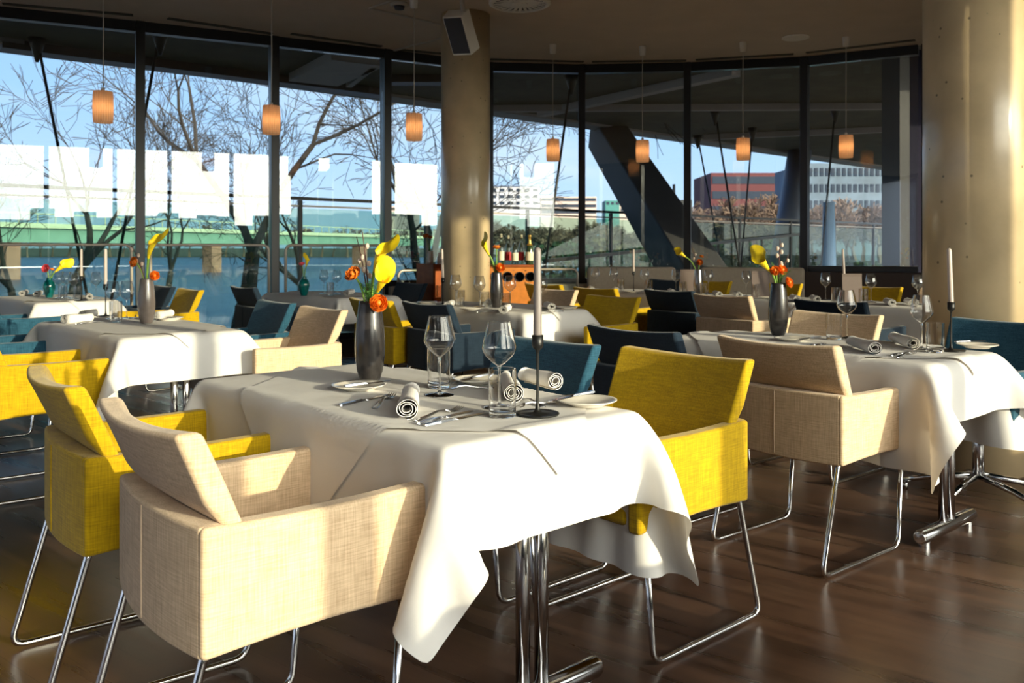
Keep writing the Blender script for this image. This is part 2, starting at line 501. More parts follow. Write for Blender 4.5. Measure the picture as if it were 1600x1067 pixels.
def pane_unit(name, a, b, z0, z1, z_low=None, sill=None, frame=M['darkmetal'], transom=None):
    a, b = Vector((*a, 0)), Vector((*b, 0))
    L = (b - a).length
    ang = math.atan2(b.y - a.y, b.x - a.x)
    root = bpy.data.objects.new(name, None); C.objects.link(root)
    root.location = a; root.rotation_euler = (0, 0, ang); root['kind'] = 'structure'
    f = MB()
    f.box((-.045, -.08, 0), (.045, .08, z1))
    f.box((.045, -.06, z1 - .11), (L - .045, .06, z1))
    f.box((.045, -.06, z0), (L - .045, .06, z0 + .07))
    if transom: f.box((.045, -.04, transom), (L - .045, .04, transom + .06))
    f.build('window_frame', frame, root, bevel=.004)
    p = MB().box((.046, -.006, z0 + .071), (L - .046, .006, z1 - .111))
    p.build('window_pane', M['glass'], root)
    if sill:
        MB().box((.0, -.16, 0), (L, .05, sill[0])).build('window_sill', sill[1], root, bevel=.01)
    return root, L
S_BE, S_DK = (.76, M['sill']), (.93, M['sill_dark'])
for i in range(len(WP) - 1):
    sill = (.16, M['sill_dark']) if i < 5 else (S_BE if i < 9 else S_DK)
    z0 = sill[0] if sill else 0
    r, L = pane_unit('window_%d' % (i + 1), WP[i], WP[i+1], z0, H, sill=sill)
# corner post at the far end and solid walls
def wall(name, a, b, z0=0, z1=H, th=.15, mat=None):
    m = MB().beam((a[0], a[1], (z0+z1)/2), (b[0], b[1], (z0+z1)/2), th, z1 - z0)
    return struct(m.build(name, mat or M['wall']))
wall('wall_back', WP[-1], RW[0], mat=M['darkwall'])
wall('wall_right', RW[0], RW[1])
wall('wall_front', RW[1], OP[0])
wall('wall_left', OP[-1], WP[0], mat=M['bluewall'])
wall('wall_added_blocker', tuple(Vector(OP[2]).lerp(Vector(OP[3]), .28)), tuple(Vector(OP[2]).lerp(Vector(OP[3]), .74)), .0, H, .2, M['darkwall'])  # unseen panel, added to darken part of one window's reflection
for i in range(len(OP) - 1):
    r, L = pane_unit('window_%d' % (i + 11), OP[i], OP[i+1], .5, H, sill=(.5, M['sill_dark']))

# handrails in front of the left panes
def rail(a, b, z, label, low=True):
    a, b = Vector((*a, 0)), Vector((*b, 0))
    t = (b - a).normalized(); nrm = Vector((t.y, -t.x, 0))
    L = (b - a).length
    root = thing('window_handrail', label, 'handrail', a + nrm * .17, math.atan2(t.y, t.x), 'handrails along the window wall')
    r = .07; x0, x1 = .09, L - .09
    pts = [(x0, 0, 0), (x0, 0, z - r)]
    for k in range(1, 6):
        q = PI / 2 * k / 5; pts.append((x0 + r - r * cos(q), 0, z - r + r * sin(q)))
    for k in range(0, 6):
        q = PI / 2 * k / 5; pts.append((x1 - r + r * sin(q), 0, z - r + r * cos(q)))
    pts.append((x1, 0, 0))
    MB().tube(pts, .016, 10).build('rail', M['railmetal'], root, smooth=True)
    g = MB().box((x0 + .02, -.004, .2), (x1 - .02, .004, z - .03)); g.build('glass_panel', M['glass'], root)
    return root
rl = ['white handrail at the far left window behind the pink flowers', 'pale handrail of the window behind the tall yellow calla',
      'pale handrail of the window behind the beige chair with its table', 'pale handrail behind the teal vase, left of the slim dark mullion']
rail(WP[1], WP[2], 1.25, 'window handrail just beyond the left edge of the room view')
rail(WP[2], WP[3], 1.25, 'pale handrail across the leftmost window, behind the pink flower')
rail(WP[3], WP[4], 1.25, 'pale handrail across the second window from the left')
rail(WP[4], WP[5], 1.25, 'pale handrail across the third window, behind the teal vase with calla')
rail(WP[5], WP[6], .95, 'low handrail left of the middle concrete column, behind the wooden cabinet')
rail(WP[6], WP[7], .95, 'low handrail right of the wine rack beside the middle column')

# ceiling fittings
def ceil_pt(px, py, z=H): return ground(px, py, z) if py > HY else Vector(((px-CX)/F * (F*(z-EYE)/(HY-py)), F*(z-EYE)/(HY-py), z))
slots = [((-120,-20),(0,-4)),((4,5),(208,23)),((262,28),(425,52)),((455,52),(596,72)),((622,77),(690,83)),((766,92),(912,96)),((925,96),(1072,94)),((1087,93),(1240,84)),((1260,82),(1430,62))]
for i, (a, b) in enumerate(slots[1:]):
    A, B = ceil_pt(*a), ceil_pt(*b)
    m = MB().beam(A - Vector((0,0,.004)), B - Vector((0,0,.004)), .07, .012)
    struct(m.build('trim_%d' % (i + 1), M['soffit']))
k = len(slots)
for a, b in (((578,12),(622,-3)), ((578,12),(705,41)), ((602,82),(700,56))):
    A, B = ceil_pt(*a), ceil_pt(*b)
    struct(MB().beam(A - Vector((0,0,.006)), B - Vector((0,0,.006)), .03, .014).build('trim_%d' % k, M['offwhite'])); k += 1

# concrete columns
def column(x, y, r, label):
    t = thing('concrete_column', label, 'column', (x, y, 0), 0, 'round concrete columns')
    MB().lathe([(r, 0), (r, H - .002)], n=64).build('shaft', M['column'], t, smooth=False)
    for c in kids(t):
        c.data.polygons.foreach_set('use_smooth', [len(p.vertices) == 4 for p in c.data.polygons])
    return t
column(-.475, 8.85, .25, 'round concrete column in the middle, speaker mounted near its top')
column(2.56, 4.78, .262, 'large round concrete column at the right, beside the tall pale candle')

# ceiling diffuser
p = ceil_pt(812, 3)
t = thing('ceiling_diffuser', 'round swirl air diffuser in the ceiling right of the speaker', 'air vent', (p.x, p.y, H))
MB().lathe([(.30, -.001), (.30, -.02), (.27, -.035), (.255, -.03), (.255, -.001)], n=48, closed=True).build('rim', M['white'], t, smooth=True)
MB().lathe([(.255, -.002), (.255, -.006)], n=48).build('back_plate', M['dark'], t)
m = MB()
for i in range(24):
    a = 2*PI*i/24
    m.beam((.07*cos(a), .07*sin(a), -.016), (.25*cos(a+.25), .25*sin(a+.25), -.022), .03, .004)
m.lathe([(.075, -.007), (.075, -.03), (.01, -.034)], n=24)
m.build('blade', M['white'], t)
p = ceil_pt(1243, 58)
tag(MB().lathe([(.15, -.001), (.15, -.012), (.13, -.018), (.01, -.018)], (p.x, p.y, H), 32).build('ceiling_disc', M['white'], smooth=True),
    'flat round white disc on the ceiling near the last two pendant lamps', 'ceiling light')
p = ceil_pt(624, 5)
t = thing('smoke_detector', 'small round detector on the ceiling beside a pendant cup', 'smoke detector', (p.x, p.y, H))
MB().lathe([(.09, -.001), (.09, -.02), (.06, -.035), (.055, -.028)], n=24).build('base', M['offwhite'], t, smooth=True)
MB().lathe([(.052, -.03), (.045, -.06), (.01, -.066)], n=24).build('sensor', M['grille'], t, smooth=True)

# loudspeaker hung from the ceiling before the middle column
d = 7.6
t = thing('loudspeaker', 'dark faced loudspeaker with white cabinet tilted before the middle column', 'speaker', at(722, 8, d))
def P(px, py, dd=0): return at(px, py, d + dd) - t.location
front = [P(692,27), P(718,27), P(747,87), P(706,87)]
front = [P(691,27), P(721,25), P(737,86), P(708,87)]
right = [P(721,25), P(733,13,.18), P(750,75,.18), P(737,86)]
vs = [front[0], front[1], front[2], front[3], P(700,16,.22), right[1], right[2], P(722,78,.22)]
MB().add(vs, [(3,2,1,0),(4,5,6,7),(0,1,5,4),(1,2,6,5),(2,3,7,6),(3,0,4,7)]).build('cabinet', M['white'], t, bevel=.006)
nn = (front[1]-front[0]).cross(front[3]-front[0]).normalized()
if nn.y > 0: nn = -nn
def inset(a, b): return a.lerp(b, .06)
cen = sum(front, Vector()) / 4
g = [p.lerp(cen, .09) for p in front]
MB().add([p + nn * .002 for p in g] + [p + nn * .012 for p in g], [(0,3,2,1),(4,5,6,7),(0,1,5,4),(1,2,6,5),(2,3,7,6),(3,0,4,7)]).build('grille', M['grille'], t)
br = MB(); br.tube([P(724,20,.1), P(722,6,.1), (at(722,6,d+.1)-t.location).xy.to_3d() + Vector((0,0,H - t.location.z))], .02, 8)
br.box((-.10, .0, H - t.location.z - .02), (.12, .12, H - t.location.z - .001))
br.build('bracket', M['offwhite'], t)

# pendant lamps
def make_pendant():
    t = thing('pendant_lamp', 'x', 'pendant lamp', (0, 0, 0), 0, 'pleated pendant lamps')
    n, prof = 96, []
    zb, zt = 2.235, 2.49
    vs, fs = [], []
    for (z, rr) in ((zb, .070), (zb + .04, .074), (zb + .13, .076), (zt - .04, .074), (zt, .070)):
        for k in range(n):
            a = 2*PI*k/n
            r = rr + (.0035 if k % 4 < 2 else -.0035)
            vs.append((r*cos(a), r*sin(a), z))
    for i in range(4):
        for k in range(n):
            fs.append((i*n+k, i*n+(k+1)%n, (i+1)*n+(k+1)%n, (i+1)*n+k))
    m = MB().add(vs, fs)
    m.lathe([(.066, zt), (.012, zt - .004)], n=32)
    m.build('lamp_shade', M['shade'], t)
    MB().ball((0, 0, zb + .12), .03, 12, 8).build('bulb', M['bulb'], t, smooth=True)
    MB().tube([(0,0,zb+.15),(0,0,zt+.03)], .014, 12).build('socket', M['white'], t, smooth=True)
    MB().tube([(0,0,zt+.02),(0.004,0,2.95),(0,0,H-.1)], .0045, 6).build('cord', M['offwhite'], t)
    MB().lathe([(.012, H-.11),(.034, H-.105),(.04, H-.01),(.04, H-.001)], n=20).build('ceiling_cup', M['white'], t, smooth=True)
    return t
pend = make_pendant()
LP = [(161, 7.05, 'leftmost pendant lamp, hanging before the first window'),
      (424, 7.75, 'pendant lamp hanging before the second mullion from the left'),
      (647, 8.2, 'pendant lamp just left of the middle concrete column'),
      (864, 10.1, 'pendant lamp first to the right of the middle column'),
      (1004, 10.2, 'pendant lamp before the dark diagonal strut outside'),
      (1161, 10.0, 'pendant lamp hanging above the red office block outside'),
      (1322, 9.75, 'rightmost pendant lamp, before the dark end window')]
for i, (px, dd, lab) in enumerate(LP):
    x = (px - CX) / F * dd
    if i == 0:
        pend.location = (x, dd, 0); pend['label'] = lab
    else: dup(pend, (x, dd, 0), i * .7, lab)

# banquette against the back windows
def banquette(a, b, label):
    a, b = Vector((*a, 0)), Vector((*b, 0))
    t_ = (b - a).normalized(); L = (b - a).length
    nrm = Vector((t_.y, -t_.x, 0))
    root = thing('banquette', label, 'banquette', a + nrm * .19, math.atan2(t_.y, t_.x), 'upholstered window benches')
    MB().box((0, -.12, .42), (L, 0, .98)).build('backrest', M['banquette'], root, bevel=.04, seg=4)
    MB().box((0, -.55, .30), (L, -.125, .44)).build('seat', M['banquette'], root, bevel=.03, seg=3)
    MB().box((.02, -.5, 0), (L - .02, -.02, .295)).build('base', M['sill_dark'], root)
A5, A6, A7, A8 = [Vector(p) for p in (WP[7], WP[8], WP[9], WP[10])]
banquette(A5.lerp(A6, .05), A6.lerp(A5, .13), 'grey beige upholstered bench back under the windows, left piece by the thin candle')
banquette(A6.lerp(A7, .12), A7.lerp(A6, .02), 'grey beige upholstered bench back under the windows, right piece behind the silver vase')

# ---------------------------------------------------------------- tablecloth drape (small cloth simulation)
def axis(h, o1, o2, cell):
    n1, n2, nm = max(3, round(o1 / cell)), max(3, round(o2 / cell)), max(4, round(2 * h / cell))
    return np.concatenate([np.linspace(-h - o1, -h, n1 + 1)[:-1], np.linspace(-h, h, nm + 1), np.linspace(h, h + o2, n2 + 1)[1:]])
def drape(L, W, oL, oW, seed, cell=.032, steps=260, iters=10, gap=.03):
    """oL = (overhang at -x end, at +x end), oW the same in y. Returns us, vs, P[nu, nv, 3] with the tabletop at z=0."""
    rng = np.random.RandomState(seed)
    us, vs = axis(L/2, oL[0], oL[1], cell), axis(W/2, oW[0], oW[1], cell)
    U, V = np.meshgrid(us, vs, indexing='ij')
    P = np.stack([U, V, np.zeros_like(U)], -1)
    rest = P.copy()
    inside = (np.abs(U) <= L/2 + 1e-6) & (np.abs(V) <= W/2 + 1e-6)
    P[..., 2] += .002 + .004 * rng.rand(*U.shape) * (~inside)
    ou = np.maximum(np.abs(U) - L/2, 0); ov = np.maximum(np.abs(V) - W/2, 0)
    P[..., 2] -= .25 * (ou + ov) * (~inside)
    Q = P.copy()
    w = np.where(inside, 0.0, 1.0)[..., None]
    cons = []
    nu, nv = U.shape
    for (di, dj, st) in ((1,0,1.),(0,1,1.),(1,1,.6),(1,-1,.6),(2,0,.12),(0,2,.12)):
        for pa in range(2):
            if di:
                step = di * 2
                base = [i for i in range(nu - di) if (i // di) % 2 == pa]
                jj = np.arange(max(0, -dj), nv - max(0, dj))
                ii = np.array(base)
                I, J = np.meshgrid(ii, jj, indexing='ij')
            else:
                ii = np.arange(nu); jj = np.array([j for j in range(nv - dj) if (j // dj) % 2 == pa])
                I, J = np.meshgrid(ii, jj, indexing='ij')
            I2, J2 = I + di, J + dj
            r = np.linalg.norm(rest[I, J] - rest[I2, J2], axis=-1)[..., None]
            cons.append((I, J, I2, J2, r, st))
    g = np.array([0, 0, -9.8]) * (1/60.)**2 * .35
    hx, hy, r = L/2 + .004, W/2 + .004, .0
    for s in range(steps):
        vel = (P - Q) * .972
        Q = P.copy()
        P = P + (vel + g) * w
        for it in range(iters):
            for (I, J, I2, J2, rr, st) in cons:
                a, b = P[I, J], P[I2, J2]
                d = b - a
                ln = np.linalg.norm(d, axis=-1)[..., None] + 1e-9
                wa, wb = w[I, J], w[I2, J2]
                ws = wa + wb; ws[ws == 0] = 1
                c = (ln - rr) / ln / ws * st
                P[I, J] = a + d * c * wa
                P[I2, J2] = b - d * c * wb
            dx = hx - np.abs(P[..., 0]); dy = hy - np.abs(P[..., 1])
            pen = (dx > 0) & (dy > 0) & (P[..., 2] < -.001) & (w[..., 0] > 0)
            deep = pen & (np.minimum(dx, dy) > -P[..., 2]) & (-P[..., 2] < .03)
            P[..., 2][deep] = 0
            side = pen & ~deep
            mx = side & (dx < dy); my = side & ~(dx < dy)
            P[..., 0][mx] = (np.sign(P[..., 0]) * hx)[mx]
            P[..., 1][my] = (np.sign(P[..., 1]) * hy)[my]
            # armchairs pushed up to the long sides hold the cloth back there
            lim = hy + gap + .5 * max(0., 1 - s / (steps * .5))
            hold = (np.abs(P[..., 0]) < L/2 - .05) & (P[..., 2] < -.07) & (np.abs(P[..., 1]) > lim)
            P[..., 1][hold] = (np.sign(P[..., 1]) * np.maximum(lim, np.abs(P[..., 1]) - .006))[hold]
    return us, vs, P
def cloth_obj(name, dr, mat, z=TOP, sub=1):
    us, vs, P = dr
    rows = [[(P[i, j, 0], P[i, j, 1], P[i, j, 2] + z) for j in range(P.shape[1])] for i in range(P.shape[0])]
    return MB().grid(rows).build(name, mat, None, smooth=True, sub=sub)
def overlay_mesh(dr, h, cu=0, cv=0, n=56, z=TOP, lift=.005, rot=45):
    us, vs, P = dr
    def samp(u, v):
        u = min(max(u, us[0]), us[-1] - 1e-6); v = min(max(v, vs[0]), vs[-1] - 1e-6)
        i = int(np.searchsorted(us, u, 'right') - 1); j = int(np.searchsorted(vs, v, 'right') - 1)
        a = (u - us[i]) / (us[i+1] - us[i]); b = (v - vs[j]) / (vs[j+1] - vs[j])
        p = P[i,j]*(1-a)*(1-b) + P[i+1,j]*a*(1-b) + P[i,j+1]*(1-a)*b + P[i+1,j+1]*a*b
        du = (P[i+1,j] - P[i,j])*(1-b) + (P[i+1,j+1] - P[i,j+1])*b
        dv = (P[i,j+1] - P[i,j])*(1-a) + (P[i+1,j+1] - P[i+1,j])*a
        nn = np.cross(du, dv); nn = nn / (np.linalg.norm(nn) + 1e-9)
        return p, nn
    rows = []
    s = h / math.sqrt(2); R = math.radians(rot)
    for i in range(n + 1):
        row = []
        for j in range(n + 1):
            a, b = -s + 2*s*i/n, -s + 2*s*j/n
            u, v = cu + a*cos(R) - b*sin(R), cv + a*sin(R) + b*cos(R)
            p, nn = samp(u, v)
            edge = max(abs(u) - .70, abs(v) - .34)
            l = lift + .004 * max(0, edge > -.05)
            row.append((p[0] + nn[0]*l, p[1] + nn[1]*l, p[2] + nn[2]*l + z))
        rows.append(row)
    m = MB().grid(rows)
    return m

DR1 = drape(1.40, .68, (.30, .255), (.36, .46), 3, cell=.03, steps=420, iters=12, gap=.015)
DR2 = drape(1.40, .68, (.27, .25), (.42, .42), 11, cell=.04, steps=300, iters=9)

# ---------------------------------------------------------------- tables
def make_table():
    t = thing('dining_table', 'x', 'dining table', (0,0,0), 0, 'dining tables under white cloths')
    MB().box((-.69, -.33, .715), (.69, .33, .743)).build('tabletop', M['wood'], t)
    for s in (-1, 1):
        x = s * .625
        m = MB()
        for yy in (-.033, .033):
            m.tube([(x, yy, .045), (x, yy, .71)], .019, 20)
        m.build('leg', M['chrome'], t, smooth=True)
        f = MB(); f.tube([(x, -.25, .045), (x, -.235, .045), (x, .235, .045), (x, .25, .045)], [.024, .029, .029, .024], 20)
        f.build('foot_bar', M['chrome'], t, smooth=True, bevel=.003)
        for yy in (-.20, .20): MB().lathe([(.02, 0), (.02, .022)], (x, yy, 0), 16).build('foot_pad', M['chrome'], t)
        b = MB().box((x - .05, -.2, .69), (x + .05, .2, .714)); b.build('bracket', M['darkmetal'], t)
    return t
U = {}
TABLES = [  # name, centre, rotation, cloth kind
    ('front table', (-.366, 2.70), -48.0, 'near'),
    ('right table by the large column', (1.42, 4.10), -50.0, 'b'),
    ('left table with the tall yellow calla', (-2.22, 5.10), -46.0, 'b'),
    ('middle table before the concrete column', (-.162, 6.81), -46.0, 'b'),
    ('small window table with the teal vase', (-1.84, 8.70), -46.0, 'b'),
    ('far left table by the first window', (-4.24, 7.98), -46.0, 'b'),
    ('window row, right end beside the large column', (3.083, 6.91), -51.7, 'b'),
    ('window row, middle table with the grey menus', (2.20, 8.03), -51.7, 'b'),
    ('window row, far end with the slim candle', (1.32, 9.14), -51.7, 'b'),
]
table0 = make_table()
clothA = cloth_obj('tablecloth', DR1, M['cloth'])
clothB = None
overA = overlay_mesh(DR1, .76, .06, .02, 64, rot=43).build('overlay_cloth', M['cloth'], None, smooth=True)
overB = None
for i, (lab, c, rot, kd) in enumerate(TABLES):
    rz = math.radians(rot)
    if i == 0: t = table0; t.location = (*c, 0); t.rotation_euler[2] = rz
    else: t = dup(table0, (*c, 0), rz)
    t['label'] = 'chrome legged table, ' + lab
    if kd == 'near': cl, ov = clothA, overA
    elif clothB is None:
        clothB = cl = cloth_obj('tablecloth', DR2, M['cloth'])
        overB = ov = overlay_mesh(DR2, .76, .02, 0, 48).build('overlay_cloth', M['cloth'], None, smooth=True)
    else:
        cl = clothB.copy(); C.objects.link(cl); ov = overB.copy(); C.objects.link(ov)
    for o, w_ in ((cl, 'white floor-facing tablecloth, '), (ov, 'white diamond overlay cloth, ')):
        o.location = (*c, 0); o.rotation_euler = (0, 0, rz)
    tag(cl, 'long white tablecloth, ' + lab, 'tablecloth', 'white tablecloths')
    tag(ov, 'diagonal white overlay cloth, ' + lab, 'tablecloth', 'diagonal overlay cloths')

# ---------------------------------------------------------------- armchairs
def make_armchair(key, swivel=False):
    mat = M[key]
    t = thing('armchair', 'x', 'armchair', (0,0,0), 0, 'low upholstered armchairs')
    W, D, zt, zb = .275, .265, .66, .40
    th = .048
    # side panels
    for s in (-1, 1):
        m = MB()
        P0 = []
        x0, x1 = s * (W - th), s * W
        lo, hi = min(x0, x1), max(x0, x1)
        nseg = 6
        vs, fs = [], []
        for k in range(nseg + 1):
            y = -D + 2 * D * k / nseg
            zz = zt - .006 * sin(PI * k / nseg)
            zbm = zb + .014 * sin(PI * k / nseg)
            bul = .006 * sin(PI * k / nseg)
            xs = (lo - (bul if s < 0 else 0), hi + (bul if s > 0 else 0))
            vs += [(xs[0], y, zbm), (xs[1], y, zbm), (xs[1], y, zz), (xs[0], y, zz)]
        for k in range(nseg):
            a, b = 4*k, 4*(k+1)
            for q in range(4):
                fs.append((a+q, a+(q+1)%4, b+(q+1)%4, b+q))
        fs += [(3,2,1,0), tuple(4*nseg + q for q in range(4))]
        m.add(vs, fs)
        m.build('arm', mat, t, bevel=.013, seg=3, angle=50)
    # back panel, slightly bowed, with a centre seam
    n = 12; vs, fs = [], []
    for k in range(n + 1):
        u = -1 + 2 * k / n
        x = u * (W - .012)
        bow = .028 * (1 - u * u)
        y0, y1 = -D - bow, -D + th - bow * .4
        z1 = zt + .0 ; z0 = zb - .004 * (1 - u*u)
        vs += [(x, y0, z0), (x, y1, z0), (x, y1, z1), (x, y0, z1)]
    for k in range(n):
        a, b = 4*k, 4*(k+1)
        for q in range(4): fs.append((a+q, b+q, b+(q+1)%4, a+(q+1)%4))
    fs += [(0,1,2,3), tuple(4*n + q for q in (3,2,1,0))]
    bp = MB().add(vs, fs).build('back_panel', mat, t, bevel=.009, seg=3, angle=50)
    MB().tube([(0, -D - .0285, zb + .01), (0, -D - .0295, (zb+zt)/2), (0, -D - .0285, zt - .008)], .0022, 6).build('seam', M['piping'] if key == 'beige' else mat, bp)
    # seat cushion
    MB().box((-W + th + .002, -D + th + .01, .41), (W - th - .002, D - .005, .465)).build('seat', mat, t, bevel=.02, seg=3)
    # backrest: wedge cushion leaning out over the back panel, wider at the top, gently curved
    rows_f, rows_b = [], []
    nx, nz = 14, 8
    def bk(u, v, side):
        z = .462 + v * .375
        hw = .215 + .045 * min(1, v / .5) + .012 * v
        yc = -.145 - .155 * v - .02 * v * v
        curve = .035 * (u * u) * (0.3 + .7 * v)
        thk = (.034 - .008 * v)
        if side > 0: y = yc + thk + curve
        else: y = yc - thk + curve * .9
        if z < zt + .01: y = max(y, -D + th - .002 - .0) if side < 0 else y
        return (u * hw, y, z + .012 * (u * u) * v)
    vs, fs = [], []
    idx = {}
    for sd_ in (1, -1):
        for i in range(nx + 1):
            for j in range(nz + 1):
                idx[(sd_, i, j)] = len(vs); vs.append(bk(-1 + 2*i/nx, j/nz, sd_))
    for i in range(nx):
        for j in range(nz):
            fs.append(tuple(idx[(1, a, b)] for a, b in ((i,j),(i,j+1),(i+1,j+1),(i+1,j))))
            fs.append(tuple(idx[(-1, a, b)] for a, b in ((i,j),(i+1,j),(i+1,j+1),(i,j+1))))
    for i in range(nx):
        for j, fl in ((0, 0), (nz, 1)):
            q = (idx[(1,i,j)], idx[(1,i+1,j)], idx[(-1,i+1,j)], idx[(-1,i,j)])
            fs.append(q[::-1] if fl else q)
    for j in range(nz):
        for i, fl in ((0, 1), (nx, 0)):
            q = (idx[(1,i,j)], idx[(-1,i,j)], idx[(-1,i,j+1)], idx[(1,i,j+1)])
            fs.append(q if fl else q[::-1])
    MB().add(vs, fs).build('backrest', mat, t, bevel=.014, seg=3, angle=50)
    if not swivel:
        for s in (-1, 1):
            x = s * (W - .028)
            r = .0095
            pts = [(x - s*.02, -D + .05, zb + .018), (x, -D + .02, zb + .012), (x, -D + .012, zb - .01)]
            ft = (x + s*.004, -D - .095, r + .003); fr = (x + s*.004, D - .09, r + .003)
            def arcpts(c0, c1, c2, rad=.045, k=5):
                c0, c1, c2 = Vector(c0), Vector(c1), Vector(c2)
                a = c1 + (c0 - c1).normalized() * rad; b = c1 + (c2 - c1).normalized() * rad
                return [a.lerp(c1, q).lerp(c1.lerp(b, q), q) for q in [i / k for i in range(k + 1)]]
            top_f = (x, D - .055, zb + .02)
            pts += arcpts(pts[-1], ft, fr) + arcpts(ft, fr, top_f) + [top_f]
            MB().tube(pts, r, 12).build('leg', M['chrome'], t, smooth=True)
        m = MB()
        for y in (-D + .05, D - .06):
            m.tube([(-W + .05, y, zb + .012), (W - .05, y, zb + .012)], .008, 8)
        m.build('cross_bar', M['chrome'], t, smooth=True)
    else:
        MB().tube([(0, 0, .10), (0, 0, .41)], .026, 20).build('stem', M['chrome'], t, smooth=True)
        for k in range(5):
            a = 2*PI*k/5 + .35
            m = MB(); m.tube([(.02*cos(a), .02*sin(a), .115), (.20*cos(a), .20*sin(a), .085), (.335*cos(a), .335*sin(a), .045)], [.018, .015, .011], 12)
            m.lathe([(.013, 0), (.013, .04)], (.325*cos(a), .325*sin(a), 0), 12)
            m.build('leg', M['chrome'], t, smooth=True)
    return t
protos = {}
def place_chair(key, x, y, phi, label, swivel=False):
    k = (key, swivel)
    rz = math.radians(phi) - PI/2
    if k not in protos:
        protos[k] = t = make_armchair(key, swivel); t.location = (x, y, 0); t.rotation_euler[2] = rz
        t['label'] = label
    else: t = dup(protos[k], (x, y, 0), rz, label)
    return t
def chair_px(key, px, py, typ, label, phi=None, dx=0, dy=0):
    """px,py = rear corner nearest the camera, at arm height"""
    if phi is None: phi = 40 if typ == 'n' else 220
    p = ground(px, py, .66)
    f = Vector((cos(math.radians(phi)), sin(math.radians(phi)))); l = Vector((-f.y, f.x))
    c = p.xy + f * .265 + (l if typ == 'n' else -l) * .275
    return place_chair(key, c.x + dx, c.y + dy, phi, label)

chair_px('beige', 315, 828, 'n', 'large beige armchair in the foreground with its back to the camera', 40)
chair_px('yellow', 132, 717, 'n', 'mustard armchair directly left of the foreground beige armchair', 38)
chair_px('yellow', 1163, 657, 'f', 'mustard armchair facing the camera at the right side of the front table', 221, .02, .017)
chair_px('blue', 930, 620, 'f', 'petrol blue armchair facing the camera across the front table, behind the black candlestick', 221)
chair_px('beige', 1317, 620, 'n', 'beige armchair with chrome sled legs at the right table, seam down its back', 38)
chair_px('navy', 1066, 587, 'n', 'dark blue armchair just behind the mustard armchair, back to the camera', 39)
place_chair('beige', 1.60, 4.68, 218, 'beige armchair on the far side of the right table, seen above its tumbler')
place_chair('blue', 2.24, 4.15, 216, 'petrol blue swivel armchair with chrome star base, before the large column', True)
chair_px('yellow', -21, 573, 'n', 'mustard armchair cut by the left picture edge, at the left table', 38)
place_chair('blue', -3.08, 5.27, 39, 'petrol blue armchair at the left edge, behind the mustard one')
chair_px('beige', 535, 535, 'f', 'beige armchair at the right side of the left table, facing the camera')
place_chair('blue', -1.83, 5.72, 219, 'petrol blue armchair behind the beige one of the left table')
place_chair('blue', -4.0, 7.26, 40, 'petrol blue armchair at the far left, near side of the far left table') if False else place_chair('blue', -4.02, 7.08, 40, 'petrol blue armchair at the far left, topmost of the blue arms by the edge')
chair_px('yellow', 312, 487, 'f', 'mustard armchair under the second window, right of the taupe vase')
chair_px('navy', 268, 479, 'f', 'dark blue armchair behind the mustard one under the second window')
place_chair('navy', -2.34, 8.42, 40, 'dark blue armchair with its back to us at the small window table')
chair_px('navy', 664, 471, 'f', 'dark blue armchair before the cherry wood cabinet')
chair_px('navy', 708, 521, 'n', 'dark blue armchair behind the front table, between vase and first wine glass')
chair_px('yellow', 615, 512, 'n', 'mustard armchair half hidden by the dark vase of the front table')
chair_px('yellow', 998, 504, 'f', 'mustard armchair at the right side of the middle table')
chair_px('beige', 900, 487, 'f', 'pale beige armchair behind the tall grey candle')
chair_px('yellow', 880, 474, 'n', 'mustard armchair just right of the wine rack')
chair_px('yellow', 966, 483, 'n', 'mustard armchair with its back to us at the far end of the window row')
chair_px('navy', 1087, 489, 'n', 'dark blue armchair with its back to us at the window row')
place_chair('beige', 1.86, 6.93, 39, 'brown beige armchair left of the dark vase, back to us at the window row')
place_chair('navy', 2.43, 6.19, 39, 'dark blue armchair behind the glasses of the right table, back to us')
for (x, y, key, lab) in ((3.72, 7.60, 'beige', 'beige armchair beyond the window row, beside the large column'),
                         (3.28, 8.16, 'yellow', 'mustard armchair beyond the window row, behind the right grey menu'),
                         (2.62, 9.0, 'yellow', 'mustard armchair beyond the window row, right of the dark vase'),
                         (2.06, 9.68, 'yellow', 'mustard armchair beyond the window row, before the right bench back'),
                         (1.62, 10.1, 'navy', 'dark blue armchair beyond the window row, before the left bench back')):
    place_chair(key, x, y, 218, lab)

# unseen tables and chairs, added just off the right edge to shade the floor
for i, (c, rot) in enumerate((((5.3, 1.9), -49), ((1.75, .55), -49))):
    rz = math.radians(rot)
    t = dup(table0, (*c, 0), rz); t['label'] = ('unseen chrome legged table added off to the right to shade the floor', 'unseen chrome legged table added beside the camera to shade the floor')[i]
    cl = clothB.copy(); C.objects.link(cl); cl.location = (*c, 0); cl.rotation_euler = (0, 0, rz)
    cl['label'] = ('white tablecloth of the unseen added table off to the right', 'white tablecloth of the unseen added table beside the camera standpoint')[i]
    for j, (a, s_) in enumerate(((-.36, 1), (.36, 1), (.36, -1))):
        u_ = Vector((cos(rz), sin(rz))); v_ = Vector((-sin(rz), cos(rz)))
        q = Vector(c) + u_ * a + v_ * (s_ * .66)
        place_chair(('beige', 'navy', 'yellow')[(i + j) % 3], q.x, q.y, 41 if s_ < 0 else 221, 'added %s armchair %s of unseen table %s' % (('beige', 'dark blue', 'mustard')[(i + j) % 3], ('at the far side, left,', 'at the far side, right,', 'at the near side')[j], ('off to the right', 'beside the camera standpoint')[i]))

